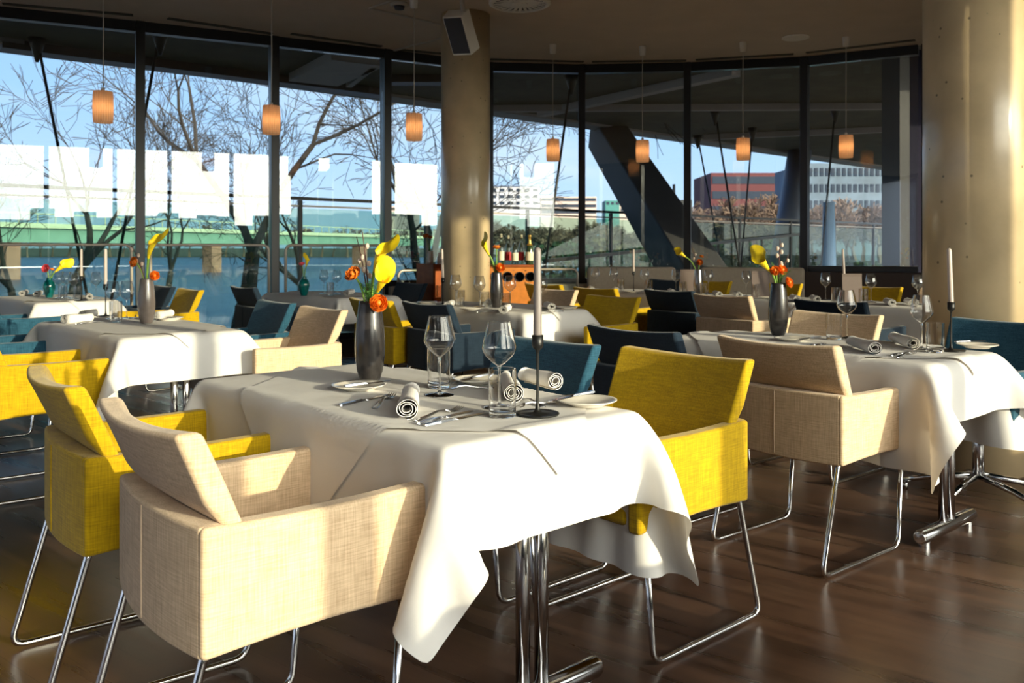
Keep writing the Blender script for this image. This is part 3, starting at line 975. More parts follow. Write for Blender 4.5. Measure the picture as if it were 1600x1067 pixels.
# ---------------------------------------------------------------- tableware
ZT = TOP + .0075
def crom(pts, k=5):
    P = [pts[0]] + list(pts) + [pts[-1]]
    out = []
    for i in range(1, len(P) - 2):
        for j in range(k):
            t = j / k
            out.append(tuple(.5 * (2*P[i][c] + (P[i+1][c]-P[i-1][c])*t + (2*P[i-1][c]-5*P[i][c]+4*P[i+1][c]-P[i+2][c])*t*t + (3*P[i][c]-P[i-1][c]-3*P[i+1][c]+P[i+2][c])*t**3) for c in (0, 1)))
    out.append(tuple(pts[-1]))
    return out
def shell(o, th):
    """outer profile (bottom to rim) -> closed thin wall with a rounded rim"""
    inn = []
    for i, (r, z) in enumerate(o):
        a, b = o[max(0, i-1)], o[min(len(o)-1, i+1)]
        tx, tz = b[0]-a[0], b[1]-a[1]; l = math.hypot(tx, tz) + 1e-9
        inn.append((max(.0004, r - tz/l*th), z + tx/l*th))
    (r1, z1), (r2, z2) = o[-1], inn[-1]
    rim = [(r1, z1 + .0001), (r1 - th*.15, z1 + th*.35), (r1 - th*.5, z1 + th*.5), (r2 + th*.15, z1 + th*.35), (r2, z1 + .0001)]
    return o + rim + [q for q in inn[::-1] if q[0] > .0005] + [(.0004, inn[0][1])]
def make_wineglass(mat, n=32, name_g='stemmed wine glasses'):
    t = thing('wine_glass', 'x', 'wine glass', (0,0,0), 0, name_g)
    outer = [(.042, 0), (.0425, .0015), (.030, .005), (.010, .009), (.0042, .016), (.0036, .05), (.0038, .10), (.006, .117)]
    MB().lathe(crom([(.001, 0), (.03, 0)] + outer + [(.001, .1163)], 3), n=n).build('stem', mat, t, smooth=True, fix=True)
    bowl_o = [(.0062, .117), (.020, .127), (.038, .145), (.0475, .163), (.0465, .178), (.041, .205), (.033, .24)]
    if mat is M['crystal']:
        prof = shell(crom([(.0006, .1165), (.0062, .1172)] + bowl_o[1:], 5), .0010)
    else: prof = [(.0005, .1175)] + bowl_o
    b = MB().lathe(prof, n=n).build('bowl', mat, t, smooth=True, fix=True)
    return t
def make_tumbler(mat, n=32):
    t = thing('tumbler', 'x', 'water glass', (0,0,0), 0, 'straight water tumblers')
    o = [(.001, 0), (.030, 0), (.0335, .004), (.036, .04), (.0372, .08), (.0368, .127)]
    oo = crom([(.0355, .0035), (.0362, .04), (.0372, .08), (.0368, .127)], 4)
    prof = [(.001, 0), (.020, 0), (.030, 0), (.033, .0006), (.0348, .0018)] + shell(oo, .0013)[:-1]
    prof = [q for i, q in enumerate(prof) if i < 5 + len(oo) + 5 or q[1] > .018] + [(.0335, .0155), (.031, .0135), (.026, .0125), (.001, .012)]
    MB().lathe(prof, n=n).build('glass_body', mat, t, smooth=True, fix=True)
    return t
GL = {}
def put(maker, key, loc, rz, label, group=None, scale=None, **kw):
    if key not in GL:
        GL[key] = t = maker(**kw); t.location = loc; t.rotation_euler = (0, 0, rz); t['label'] = label
        if scale: t.scale = (scale,)*3
    else: t = dup(GL[key], loc, rz, label, scale=scale)
    if group: t['group'] = group
    return t
def zt(p): return (p.x, p.y, ZT)
def wineglass(px, py, label, near=False):
    put(make_wineglass, 'wg' + str(near), zt(TP(px, py)), px * .01, label, mat=M['crystal'] if near else M['thinglass'], n=40 if near else 20)
def tumbler(px, py, label, near=False):
    put(make_tumbler, 'tb' + str(near), zt(TP(px, py)), px * .01, label, mat=M['crystal'] if near else M['thinglass'], n=40 if near else 20)
wineglass(687, 621, 'left one of the two large wine glasses on the front table', True)
wineglass(780, 641, 'right one of the two large wine glasses on the front table, behind the tumbler', True)
tumbler(686, 609, 'tumbler standing behind the left wine glass of the front table', True)
tumbler(785, 655, 'tumbler nearest the camera, beside the black candlestick', True)
wineglass(1323, 531, 'wine glass in the middle of the right table, beside a tumbler', True)
wineglass(1440, 548, 'wine glass on the right table near its tall candle', True)
tumbler(1303, 533, 'tumbler on the right table, left of the middle wine glass', True)
tumbler(1461, 553, 'tumbler on the right table, just left of the candlestick', True)
for px, py, lab in ((176, 500, 'wine glass right behind the candlestick of the left table'), (198, 499, 'wine glass next to the taupe vase of the left table'),
    (712, 478, 'wine glass on the middle table, first right of the pale candle'), (749, 481, 'wine glass on the middle table, just left of the dark vase'),
    (797, 481, 'wine glass on the middle table, just right of the dark vase'), (846, 480, 'wine glass behind the tall grey front candle'),
    (506, 460, 'wine glass on the small window table, left one right of the teal vase'), (526, 461, 'wine glass on the small window table, right one'),
    (92, 467, 'wine glass right beside the teal vase of the far left table'), (104, 466, 'wine glass on the far left table, midway between vase and candle'), (115, 468, 'wine glass on the far left table, beside its candle'),
    (150, 468, 'wine glass on the far left table, right of its candle'),
    (930, 454, 'leftmost wine glass of the window row'), (959, 453.5, 'wine glass of the window row, left of the slim candle'),
    (1007, 456, 'wine glass of the window row, right of the slim candle'), (1056, 459, 'wine glass of the window row, left of the first grey menu'),
    (1107, 460, 'wine glass of the window row, right of the silver vase'), (1166, 464, 'wine glass of the window row, left of the second grey menu'),
    (1290, 470, 'wine glass of the window row, left of the rightmost grey menu'), (1361, 474, 'wine glass of the window row, right of the rightmost grey menu'),
    (1434, 477, 'wine glass at the right end of the window row, against the column')):
    wineglass(px, py, lab)
for px, py, lab in ((181, 505, 'tumbler between candlestick and taupe vase on the left table'), (719, 480, 'tumbler beside the first wine glass of the middle table'),
    (757, 484, 'tumbler just left of the dark vase on the middle table'), (790, 487, 'tumbler just right of the dark vase on the middle table'),
    (516, 463, 'tumbler between the two wine glasses of the small window table'), (98, 470, 'tumbler beside the teal vase of the far left table'), (122, 471, 'tumbler by the candle of the far left table'),
    (970, 455, 'tumbler of the window row, left of the slim candle'), (1014, 458, 'tumbler of the window row, right of the slim candle'),
    (1067, 461, 'tumbler of the window row, before the first grey menu'), (1100, 464, 'tumbler of the window row, right of the silver vase'), (1182, 466, 'tumbler of the window row, before the second grey menu'),
    (1306, 474, 'tumbler of the window row, just left of the rightmost grey menu'), (1349, 477, 'tumbler of the window row, just right of the rightmost grey menu')):
    tumbler(px, py, lab)

def make_plate():
    t = MB().lathe([(.001, 0), (.050, 0), (.052, .004), (.080, .013), (.086, .016), (.0855, .018), (.078, .0155), (.052, .0065), (.001, .005)], n=48).build('side_plate', M['plate'], smooth=True)
    return tag(t, 'x', 'plate', 'small white side plates')
def plate(px, py, label, s=None):
    put(make_plate, 'plate', zt(TP(px, py)), 0, label, scale=s)
for px, py, lab in ((561, 612, 'white side plate with a knife, before the dark vase on the front table'), (748, 602, 'white side plate behind the wine glasses of the front table'),
    (917, 637, 'white side plate at the right end of the front table'), (1238, 535, 'side plate beside the dark vase on the right table'),
    (1527, 546, 'side plate at the right end of the right table'), (264, 502, 'side plate right of the taupe vase'), (118, 498, 'side plate under the napkins on the left table'),
    (668, 476, 'side plate at the left end of the middle table'), (735, 486, 'side plate in the middle of the middle table'), (885, 484, 'side plate at the right end of the middle table'),
    (1085, 465, 'side plate before the silver vase in the window row'), (1200, 468, 'side plate before the second grey menu in the window row'), (990, 459, 'side plate before the slim candle in the window row')):
    plate(px, py, lab)

def cutlery(kind, a, b, label, za=.0, zb=.0):
    A, B = TP(*a), TP(*b)
    L = min(max((B - A).length, .17), .225)
    rz = math.atan2(B.y - A.y, B.x - A.x)
    key = kind
    def mk():
        m = MB()
        def strip(pts):     # pts: x, halfwidth, zcentre, thickness
            vs, fs = [], []
            for x, w, z, th in pts:
                vs += [(x, -w, z), (x, w, z), (x, w*.8, z + th), (x, -w*.8, z + th)]
            n = len(pts)
            for i in range(n - 1):
                for q in range(4): fs.append((4*i+q, 4*i+(q+1)%4, 4*i+4+(q+1)%4, 4*i+4+q))
            fs += [(3,2,1,0), tuple(4*n-4+q for q in range(4))]
            m.add(vs, fs)
        if kind == 'table_knife':
            strip([(0, .004, .001, .003), (.004, .0075, .0, .005), (.05, .007, .0, .006), (.09, .0045, .001, .005), (.10, .005, .001, .003), (.105, .009, .001, .0015), (.16, .0095, .001, .0013), (.19, .008, .001, .001), (.205, .0025, .001, .001)])
            nm, cat = 'table_knife', 'knife'
        elif kind == 'spoon':
            nm, cat = 'spoon', 'spoon'
        else:
            strip([(0, .004, .001, .002), (.004, .0085, .0, .003), (.05, .006, .003, .003), (.10, .0035, .010, .003), (.128, .004, .008, .0025), (.138, .011, .004, .0018), (.158, .0125, .001, .0015)])
            for y in (-.0105, -.0035, .0035, .0105):
                vs = []
                for x, w, z in ((.157, .0019, .0012), (.18, .0017, .0015), (.2, .001, .007)):
                    vs += [(x, y-w, z), (x, y+w, z), (x, y+w, z+.0015), (x, y-w, z+.0015)]
                fs = [(3,2,1,0), (8,9,10,11)] + [(4*i+q, 4*i+(q+1)%4, 4*i+4+(q+1)%4, 4*i+4+q) for i in range(2) for q in range(4)]
                m.add(vs, fs)
            nm, cat = 'dinner_fork', 'fork'
        o = m.build(nm, M['steel'], None, smooth=True)
        for p_ in o.data.polygons: p_.use_smooth = False
        return tag(o, 'x', cat, 'steel cutlery laid on the tables')
    t = put(mk, key, (A.x, A.y, ZT + za + .0005), rz, label)
    t.rotation_euler = (0, -math.atan2(zb - za, L), rz)
    t.scale = (L / .205, 1, 1)
cutlery('table_knife', (537, 616.5), (606, 608), 'table knife lying across the left side plate of the front table', .0165, .0175)
cutlery('table_knife', (530, 639), (613, 620), 'table knife just in front of the left side plate, handle to the left')
cutlery('dinner_fork', (585, 643), (626, 613), 'dinner fork partly under the front napkin roll')
cutlery('table_knife', (651, 668), (762, 641), 'long table knife nearest the front edge of the front table')
cutlery('table_knife', (663, 671), (768, 648), 'second table knife beside the front napkin roll, closest to the tumbler')
cutlery('dinner_fork', (647, 663), (722, 643), 'dinner fork beside the open end of the front napkin roll')
cutlery('table_knife', (764, 596), (706, 606), 'table knife behind the wine glasses on the front table', .017, .006)
cutlery('dinner_fork', (768, 610), (708, 612), 'dinner fork right behind the wine glass bowls')
cutlery('table_knife', (928, 626), (856, 640), 'table knife lying on the right side plate of the front table', .018, .014)
cutlery('dinner_fork', (868, 634), (818, 640), 'dinner fork right of the candlestick stem')
cutlery('dinner_fork', (850, 641), (812, 628), 'dinner fork left of the candlestick stem')
cutlery('table_knife', (1282, 535), (1243, 540), 'table knife on the left side plate of the right table', .017, .017)
cutlery('table_knife', (1254, 545), (1292, 538), 'table knife before the tumbler of the right table')
cutlery('dinner_fork', (1268, 548), (1303, 535), 'dinner fork before the tumbler of the right table')
cutlery('table_knife', (1392, 559), (1447, 546), 'table knife near the front edge of the right table')
cutlery('dinner_fork', (1401, 562), (1450, 549), 'dinner fork near the front edge of the right table')
cutlery('table_knife', (1492, 543), (1540, 541), 'table knife at the right end of the right table', .0165, .018)
cutlery('table_knife', (117, 509), (170, 503), 'table knife at the front of the left table')
cutlery('table_knife', (275, 502), (250, 505), 'table knife on the plate right of the taupe vase', .017, .017)
cutlery('table_knife', (745, 490), (780, 486), 'table knife on the middle table before the dark vase')
cutlery('table_knife', (880, 488), (850, 490), 'table knife at the right end of the middle table')

def make_napkin():
    t = thing('napkin_roll', 'x', 'napkin', (0,0,0), 0, 'rolled white napkins')
    # spiral section in the x-z plane, extruded along y from 0 to .26
    R0, turns, n = .030, 3.2, 70
    prof = []
    for i in range(n + 1):
        a = turns * 2 * PI * i / n
        r = R0 - (R0 - .010) * i / n
        wob = 1 + .05 * sin(a * 2.5 + 1)
        prof.append((r * wob * cos(a - PI/2), r * wob * sin(a - PI/2)))
    th = .0022; ny = 6
    outer, inner = [], []
    for i, (x, z) in enumerate(prof):
        l = math.hypot(x, z); outer.append((x, z)); inner.append((x * (1 - th / l), z * (1 - th / l)))
    ring = outer + inner[::-1]
    m = MB(); L = .25; k = len(ring)
    vs, fs = [], []
    for j in range(ny + 1):
        y = L * j / ny
        s = 1 + .05 * sin(j * 1.1) - .10 * (j / ny)
        for (x, z) in ring:
            vs.append((x * s * (1.08), y, (z * s) * .92 + R0 * .92))
    for j in range(ny):
        for i in range(k):
            i2 = (i + 1) % k
            fs.append((j*k+i, j*k+i2, (j+1)*k+i2, (j+1)*k+i))
    q = n + 1
    for j in (0, ny):
        for i in range(n):
            f = (j*k+i, j*k+i+1, j*k+(k-2-i), j*k+(k-1-i))
            fs.append(f if j == 0 else f[::-1])
    m.add(vs, fs)
    b = m.build('rolled_linen', M['napkin'], t, smooth=True)
    return t
def napkin(a, b, label, s=None):
    A, B = TP(*a), TP(*b)
    rz = math.atan2(B.y - A.y, B.x - A.x) - PI/2
    L = (B - A).length
    t = put(make_napkin, 'napkin', zt(A), rz, label)
    L = min(max(L, .18), .30)
    t.scale = (s or 1, L / .25, s or 1)
napkin((636, 660), (642, 627), 'rolled napkin in front on the front table, open end to the camera')
napkin((803, 633), (790, 604), 'rolled napkin behind the tumbler of the front table')
napkin((868, 613), (826, 603), 'rolled napkin lying sideways behind the candlestick')
napkin((1367, 557), (1318, 540), 'rolled napkin on the right table, left one pointing at the camera')
napkin((1427, 549), (1386, 534), 'rolled napkin on the right table, behind the right wine glass')
for a, b, lab in (((100, 508), (142, 504), 'rolled napkin at the front of the left table'), ((128, 500), (150, 496), 'second napkin on the left table, behind the first'),
    ((240, 503), (266, 497), 'rolled napkin just right of the taupe vase'),
    ((699, 484), (712, 476), 'rolled napkin on the middle table, below the pale candle'), ((786, 492), (799, 484), 'rolled napkin before the dark vase of the middle table'),
    ((761, 482), (764, 477), 'rolled napkin behind the dark vase of the middle table'), ((862, 487), (845, 478), 'rolled napkin behind the grey front candle'),
    ((540, 463), (556, 459), 'rolled napkin on the small window table'),
    ((34, 464), (42, 461), 'leftmost rolled napkin of the far left table'), ((57, 465), (66, 461), 'rolled napkin of the far left table, left of the teal vase'), ((140, 470), (136, 465), 'rolled napkin of the far left table, by the candle'),
    ((925, 457), (918, 453.5), 'first rolled napkin from the left in the window row'), ((963, 458), (957, 454), 'rolled napkin of the window row, before the wine glass left of the slim candle'),
    ((1018, 461), (1010, 457), 'rolled napkin of the window row, right of the slim candle'), ((1051, 462), (1044, 458), 'rolled napkin of the window row, left of the first grey menu'),
    ((1124, 466), (1112, 461.5), 'rolled napkin of the window row, right of the silver vase'), ((1155, 467), (1143, 462), 'rolled napkin of the window row, left of the second grey menu'),
    ((1246, 473), (1230, 467), 'rolled napkin of the window row, just right of the dark vase'), ((1277, 474), (1260, 467), 'rolled napkin of the window row, left of the rightmost wine trio'),
    ((1394, 480), (1376, 473), 'rolled napkin of the window row, left one near the column'), ((1426, 480), (1408, 473), 'rolled napkin of the window row, touching the column edge')):
    napkin(a, b, lab)

# candlesticks
def make_candlestick(h=.25, mat=None, holder='std'):
    t = thing('candlestick', 'x', 'candlestick', (0,0,0), 0, 'black candlesticks with slim candles')
    MB().lathe([(.001, 0), (.056, 0), (.0585, .003), (.0575, .0055), (.050, .004), (.012, .007), (.0065, .016), (.0042, .035), (.0036, .10), (.0040, .165), (.0052, .172), (.0145, .181), (.0155, .188), (.0155, .213), (.0125, .214), (.0120, .20), (.001, .198)], n=40).build('holder', M['black'], t, smooth=True)
    return t
def make_candle(mat, h=.25):
    t = thing('taper_candle', 'x', 'candle', (0,0,0), 0, 'slim taper candles')
    MB().lathe([(.001, .0), (.0112, .0), (.0114, .02), (.0098, h - .012), (.0085, h - .004), (.004, h)], n=24).build('wax', mat, t, smooth=True)
    MB().tube([(0, 0, h - .002), (.001, 0, h + .008)], .0009, 5).build('wick', M['black'], t)
    return t
for px, py, lab, mk, rot, cl in ((840, 652, 'black candlestick in front, beside the tumbler', 'candlegrey', (0,0), 'tall dark grey candle in the foremost candlestick'),
        (1486, 551, 'black candlestick at the right end of the right table', 'candle', (.0,-.035), 'pale pink candle before the large concrete column'),
        (165, 496, 'black candlestick on the left table', 'candle', (0,0), 'pale candle on the left table, left of the taupe vase'),
        (692, 477, 'black candlestick on the middle table', 'candle', (0,-.03), 'pale candle before the left side of the middle column'),
        (127, 471, 'black candlestick on the far left table', 'candle', (0,0), 'pale candle right of the pink flower at the far left'),
        (990, 457, 'black candlestick in the window row', 'candle', (0,0), 'slim pale candle before the back windows in the window row'),
        (1319, 471, 'black candlestick behind the rightmost grey menu', 'candle', (0,-.05), 'slightly leaning pale candle behind the rightmost grey menu')):
    p = TP(px, py)
    put(make_candlestick, 'cs', zt(p), 0, lab)
    c = put(make_candle, 'c' + mk, (p.x, p.y, ZT + .1985), 0, cl, mat=M[mk])
    c.rotation_euler = (rot[0], rot[1], 0)

# vases
def vase(name, prof, px, py, mat, label, cat='vase', n=48, scale=1.0):
    p = TP(px, py)
    o = MB().lathe([(r*scale, z*scale) for r, z in prof], n=n).build(name, mat, smooth=True)
    o.location = zt(p)
    tag(o, label, cat, 'flower vases')
    return Vector((p.x, p.y, ZT + max(z for r, z in prof) * scale))
TALL = [(.001,0),(.028,0),(.033,.004),(.043,.035),(.0495,.085),(.0505,.12),(.048,.17),(.0425,.225),(.0375,.262),(.036,.270),(.0325,.270),(.034,.255),(.040,.20),(.042,.12),(.001,.06)]
V1 = vase('flower_vase', TALL, 578, 599, M['vase'], 'tall dark grey glazed vase on the front table')
V2 = vase('flower_vase', TALL, 1216, 526, M['vase'], 'tall dark grey vase on the right table')
V3 = vase('flower_vase', TALL, 229, 507, M['vasetaupe'], 'tall taupe vase on the left table')
V4 = vase('flower_vase', TALL, 776, 482, M['vase'], 'dark grey vase on the middle table, right of the column')
V5 = vase('flower_vase', TALL, 1091, 462, M['silver'], 'narrow silver vase in the window row', scale=.93)
ROUND = [(.001,0),(.030,0),(.030,.006),(.038,.03),(.052,.085),(.054,.11),(.042,.145),(.027,.16),(.024,.170),(.030,.182),(.027,.182),(.021,.170),(.036,.14),(.045,.1),(.001,.04)]
V6 = vase('flower_vase', ROUND, 475, 463, M['teal'], 'round teal vase on the small window table')
V7 = vase('flower_vase', ROUND, 77, 466, M['teal'], 'teal vase with a pink flower on the far left table')

def frame_along(d):
    d = Vector(d).normalized()
    return d.to_track_quat('Z', 'Y').to_matrix()
FG = 'cut flowers standing in the vases'
def bez(a, b, c, n=10):
    a, b, c = Vector(a), Vector(b), Vector(c)
    return [a.lerp(b, i/n).lerp(b.lerp(c, i/n), i/n) for i in range(n + 1)]
def calla(v, tip, label, s=1.0, face=(-.5, -1, .2), mat='petal_yellow', base=(0,0)):
    """v: vase mouth centre, tip: where the bloom sits (offset from mouth)"""
    t = thing('calla_lily', label, 'flower', (v.x, v.y, v.z), 0, FG)
    tip = Vector(tip)
    pts = bez((base[0], base[1], -.10), (base[0]*.5 + tip.x*.25, base[1]*.5 + tip.y*.25, tip.z*.6), tip)
    MB().tube(pts, [.0045*s]*10 + [.006*s], 8).build('stem', M['stem'], t, smooth=True)
    d = (pts[-1] - pts[-3]).normalized()
    f = Vector(face).normalized()
    side = d.cross(f).normalized(); f = side.cross(d).normalized()
    rows = []
    nu, nv = 22, 12
    for i in range(nv + 1):
        q = i / nv
        row = []
        for k in range(nu + 1):
            a = -PI * (1.04) + 2 * PI * 1.04 * k / nu
            openf = q ** 1.6
            r = s * (.005 + .010 * q + .011 * openf)
            # taller at the back, drawn to a point; rim rolled outwards
            h = s * (.085 * q) * (1 + .25 * (-cos(a)) * q)
            pt = max(0, -cos(a)) ** 6
            h += s * .022 * pt * q * q
            roll = s * .012 * max(0, q - .75) / .25
            rr = r + roll * (.7 + .3 * (-cos(a)))
            p = tip + d * (h - roll * .6) + f * (cos(a) * rr * .9) + side * (sin(a) * rr)
            p -= f * (s * .02 * q * q)
            p += d * (s * .004 * q * q * sin(a * 5 + i * .2)) + side * (s * .002 * q * sin(a * 3 + 1))
            row.append(p)
        rows.append(row)
    MB().grid(rows).build('bloom', M[mat], t, smooth=True, sub=1)
    MB().tube([tip + d * .01, tip + d * (.055 * s) - f * .003], [.004*s, .0028*s], 8).build('spadix', M['petal_orange'], t, smooth=True)
    return t
def ranunculus(v, tip, label, s=1.0, mat='petal_orange', base=(0,0), look=None):
    t = thing('ranunculus', label, 'flower', (v.x, v.y, v.z), 0, FG)
    tip = Vector(tip)
    pts = bez((base[0], base[1], -.08), (tip.x*.3, tip.y*.3, tip.z*.55), tip)
    MB().tube(pts, [.0034*s]*10 + [.0045*s], 8).build('stem', M['stem'], t, smooth=True)
    d = Vector(look) if look else (pts[-1] - pts[-2]) + Vector((0, 0, .004))
    R = frame_along(d)
    m = MB()
    rnd = random.Random(int(abs(tip.x * 1e4) + tip.z * 1e3))
    for layer, (r, hgt, cnt, opn) in enumerate(((.008, .020, 4, .4), (.014, .024, 5, .7), (.0195, .026, 6, .9), (.024, .024, 6, 1.15), (.0265, .019, 6, 1.45))):
        for k in range(cnt):
            a0 = 2*PI*k/cnt + layer*.7
            rows = []
            for i in range(6):
                q = i / 5
                row = []
                for j in range(7):
                    w = (j - 3) / 3
                    a = a0 + w * (PI / cnt) * 1.35 * (sin(PI * min(1, .25 + q * .7)))
                    rr = r * (sin(PI/2 * min(1, q * 1.25)) - .35 * max(0, q - .7) * (2.2 - 1.6*opn)) * s
                    z = s * (hgt * q * q * (3 - 2*q) * (1 - .16 * w * w) + .001 * layer * -1) + rnd.uniform(-.0004, .0004)
                    row.append(tip + R @ Vector((rr * cos(a), rr * sin(a), z)))
                rows.append(row)
            m.grid(rows)
    m.ball(tip + R @ Vector((0, 0, .012*s)), .009*s, 8, 6)
    m.build('bloom', M[mat], t, smooth=True)
    return t
def willow(v, tip, label, buds, s=1.0, base=(0,0)):
    t = thing('willow_twig', label, 'twig', (v.x, v.y, v.z), 0, FG)
    tip = Vector(tip)
    pts = bez((base[0], base[1], -.06), (tip.x*.35, tip.y*.35, tip.z*.5), tip, 14)
    MB().tube(pts, [.0028*s - .0016*s*i/14 for i in range(15)], 6).build('stem', M['twig'], t, smooth=True)
    for i, q in enumerate(buds):
        k = int(q * 14); p = pts[k]
        sdv = Vector(((-1)**i * .008 * s, 0, .004))
        m = MB(); m.ball(p + sdv, .0062*s, 8, 6, (1, 1, 1.45)); m.build('catkin', M['catkin'], t, smooth=True)
    return t
def fern(v, label, seed, n=9, h=.09, s=1.0, lean=(0,0)):
    t = thing('asparagus_fern', label, 'greenery', (v.x, v.y, v.z), 0, FG)
    rnd = random.Random(seed); m = MB(); m2 = MB()
    for k in range(n):
        a = rnd.uniform(0, 2*PI); l = rnd.uniform(.6, 1) * h
        tip = Vector((cos(a)*l*.6 + lean[0], sin(a)*l*.6 + lean[1], l*rnd.uniform(.5, 1.1)))
        pts = bez((0, 0, -.03), (tip.x*.3, tip.y*.3, tip.z*.7), tip, 10)
        m.tube(pts, .0011*s, 4)
        for i in range(3, 11):
            for q in range(7):
                dv = Vector((rnd.gauss(0,1), rnd.gauss(0,1), rnd.gauss(.3,1))).normalized() * .014 * s * (1 - .04*i)
                m2.tube([pts[i], pts[i] + dv], .00055*s, 3, cap=False)
    st = m.build('stem', M['fern'], t)
    m2.build('leaf', M['fern'], t)['kind'] = 'stuff'
    return t
# front table bouquet: pixel offsets at its depth, in metres
k1 = V1.y / F
def off(v, px, py, dy=0):
    """offset from a vase mouth so the point is seen at px,py, dy metres further away"""
    d = v.y + dy
    return (((px - CX) / F) * d - v.x, dy, EYE - (py - HY) * d / F - v.z)
calla(V1, off(V1, 585, 425, -.02), 'yellow calla of the front bouquet, upper bloom bending left', 1.15, (-.75, -.6, .35))
calla(V1, off(V1, 590, 455, -.04), 'yellow calla of the front bouquet, lower bloom facing the camera', 1.05, (.45, -.9, .1), base=(.01, 0))
ranunculus(V1, off(V1, 554, 431, -.02), 'orange ranunculus high on the left of the front bouquet', 1.1, base=(-.01, 0), look=(-.5, -.7, .75))
ranunculus(V1, off(V1, 591, 475, -.045), 'orange yellow ranunculus low at the mouth of the front vase', 1.15, base=(.01, -.01), look=(.25, -1, .35))
willow(V1, off(V1, 566, 362), 'longer willow twig of the front bouquet with pale catkins', (.45, .55, .62, .7, .8), 1.2)
willow(V1, off(V1, 557, 370, .02), 'thin willow twig leaning left in the front bouquet', (.5, .66), 1.1)
fern(V1, 'feathery green sprig at the mouth of the front vase', 5, 12, .07)
calla(V2, off(V2, 1203, 424, -.02), 'yellow calla in the vase of the right table', 1.25, (-.7, -.8, .2))
ranunculus(V2, off(V2, 1211, 424, -.03), 'left upper orange ranunculus of the right table', 1.0, look=(-.3, -1, .5))
ranunculus(V2, off(V2, 1221, 423, -.02), 'right upper orange ranunculus of the right table', 1.0, look=(.3, -1, .5))
ranunculus(V2, off(V2, 1230, 442, -.02), 'lowest orange ranunculus of the right table', 1.1, look=(.7, -.7, .35))
willow(V2, off(V2, 1219, 374), 'upright willow twig with round catkins on the right table', (.55, .65, .74, .83, .92), 1.4)
willow(V2, off(V2, 1232, 398), 'short willow twig leaning right on the right table', (.5, .7, .85), 1.3)
fern(V2, 'green sprigs around the bouquet of the right table', 8, 12, .11)
calla(V3, off(V3, 232, 403, -.03), 'large yellow calla towering over the taupe vase', 1.7, (-1, -.6, .3))
ranunculus(V3, off(V3, 212, 410), 'orange bloom left of the calla on the left table', 1.25, look=(-.6, -.8, .2))
ranunculus(V3, off(V3, 241, 431), 'orange bloom low right of the calla on the left table', 1.1, look=(.6, -.9, .2))
willow(V3, off(V3, 205, 384), 'pale twig leaning left out of the taupe vase', (.5, .62, .75, .9), 1.5)
calla(V4, off(V4, 764, 398, -.02), 'yellow calla drooping left on the middle table', 1.4, (-1, -.5, -.2))
ranunculus(V4, off(V4, 776, 388), 'small orange bloom at the top of the middle table bouquet', 1.1)
ranunculus(V4, off(V4, 781, 419, -.03), 'orange ranunculus at the mouth of the middle table vase', 1.35, look=(.3, -1, .3))
fern(V4, 'green sprigs in the vase of the middle table', 12, 9, .10, 1.4)
calla(V5, off(V5, 1072, 402), 'small yellow calla leaning left out of the silver vase', 1.15, (-.7, -.8, .2))
ranunculus(V5, off(V5, 1093, 410), 'orange ranunculus over the silver vase, lower bloom', 1.2, look=(0, -1, .3))
ranunculus(V5, off(V5, 1096, 402, .02), 'orange ranunculus over the silver vase, upper bloom', .9)
willow(V5, off(V5, 1080, 384), 'willow twig in the silver vase', (.4, .55, .7), 1.6)
ranunculus(V6, off(V6, 472, 414), 'pink bloom in the teal vase of the small window table', 1.2, 'petal_pink')
calla(V6, off(V6, 478, 417), 'yellow calla in the teal vase of the small window table', 1.1, (1, -.5, .2))
ranunculus(V7, off(V7, 73, 420), 'pink ranunculus in the far left teal vase', 1.5, 'petal_pink', look=(-.2, -1, .3))
calla(V7, off(V7, 86, 425), 'yellow calla in the far left teal vase', 1.5, (.2, -1, .2))
ranunculus(V7, off(V7, 81, 422), 'small orange bloom between pink and yellow at the far left', .8)

# menus
def make_menu():
    t = thing('menu_card', 'x', 'menu', (0,0,0), 0, 'standing grey menus')
    for s in (-1, 1):
        m = MB().box((-.078, -.004, .0), (.078, .004, .245), Matrix.Translation((0, s*.022, 0)) @ Matrix.Rotation(s * .10, 4, 'X'))
        m.build('cover', M['menu'], t, bevel=.001)
    return t
for px, py, lab in ((1075, 460, 'standing grey menu left of the silver vase'), (1188, 466, 'standing grey menu half hidden behind the tall dark vase'), (1331, 475, 'standing grey menu before the leaning candle at the right')):
    put(make_menu, 'menu', zt(TP(px, py)), -.12, lab)

# ---------------------------------------------------------------- cabinets behind the column
c0 = Vector((-.838, 9.2, 0))
t = thing('wooden_cabinet', 'cherry wood cabinet with open glass shelves left of the middle column', 'cabinet', c0, math.radians(43))
MB().box((0, 0, 0), (.03, .30, 1.05)).build('side_panel', M['wood'], t, bevel=.002)
MB().box((.57, 0, 0), (.60, .30, 1.05)).build('side_panel', M['wood'], t, bevel=.002)
MB().box((.03, .28, 0), (.57, .30, 1.02)).build('back_panel', M['wood'], t)
for z in (.05, .42, .66, 1.02): MB().box((.031, .0, z), (.569, .279, z + .025)).build('shelf', M['wood'] if z < .6 or z > 1 else M['woodlight'], t)
R43 = math.radians(43)
cu = Vector((cos(R43), sin(R43), 0)); cvv = Vector((-sin(R43), cos(R43), 0))
for k, (a, b, z) in enumerate(((.07, .07, .686), (.07, .16, .686), (.14, .07, .686), (.07, .08, .446))):
    q = c0 + cu * a + cvv * b
    put(make_tumbler, 'tbFalse', (q.x, q.y, z), 0, ['tumbler at the front of the wooden cabinet shelf', 'tumbler at the back of the wooden cabinet shelf', 'second tumbler on the wooden cabinet shelf beside the column', 'tumbler on the lower shelf of the wooden cabinet'][k], mat=M['thinglass'])
q = c0 + cu * .07 + cvv * .14
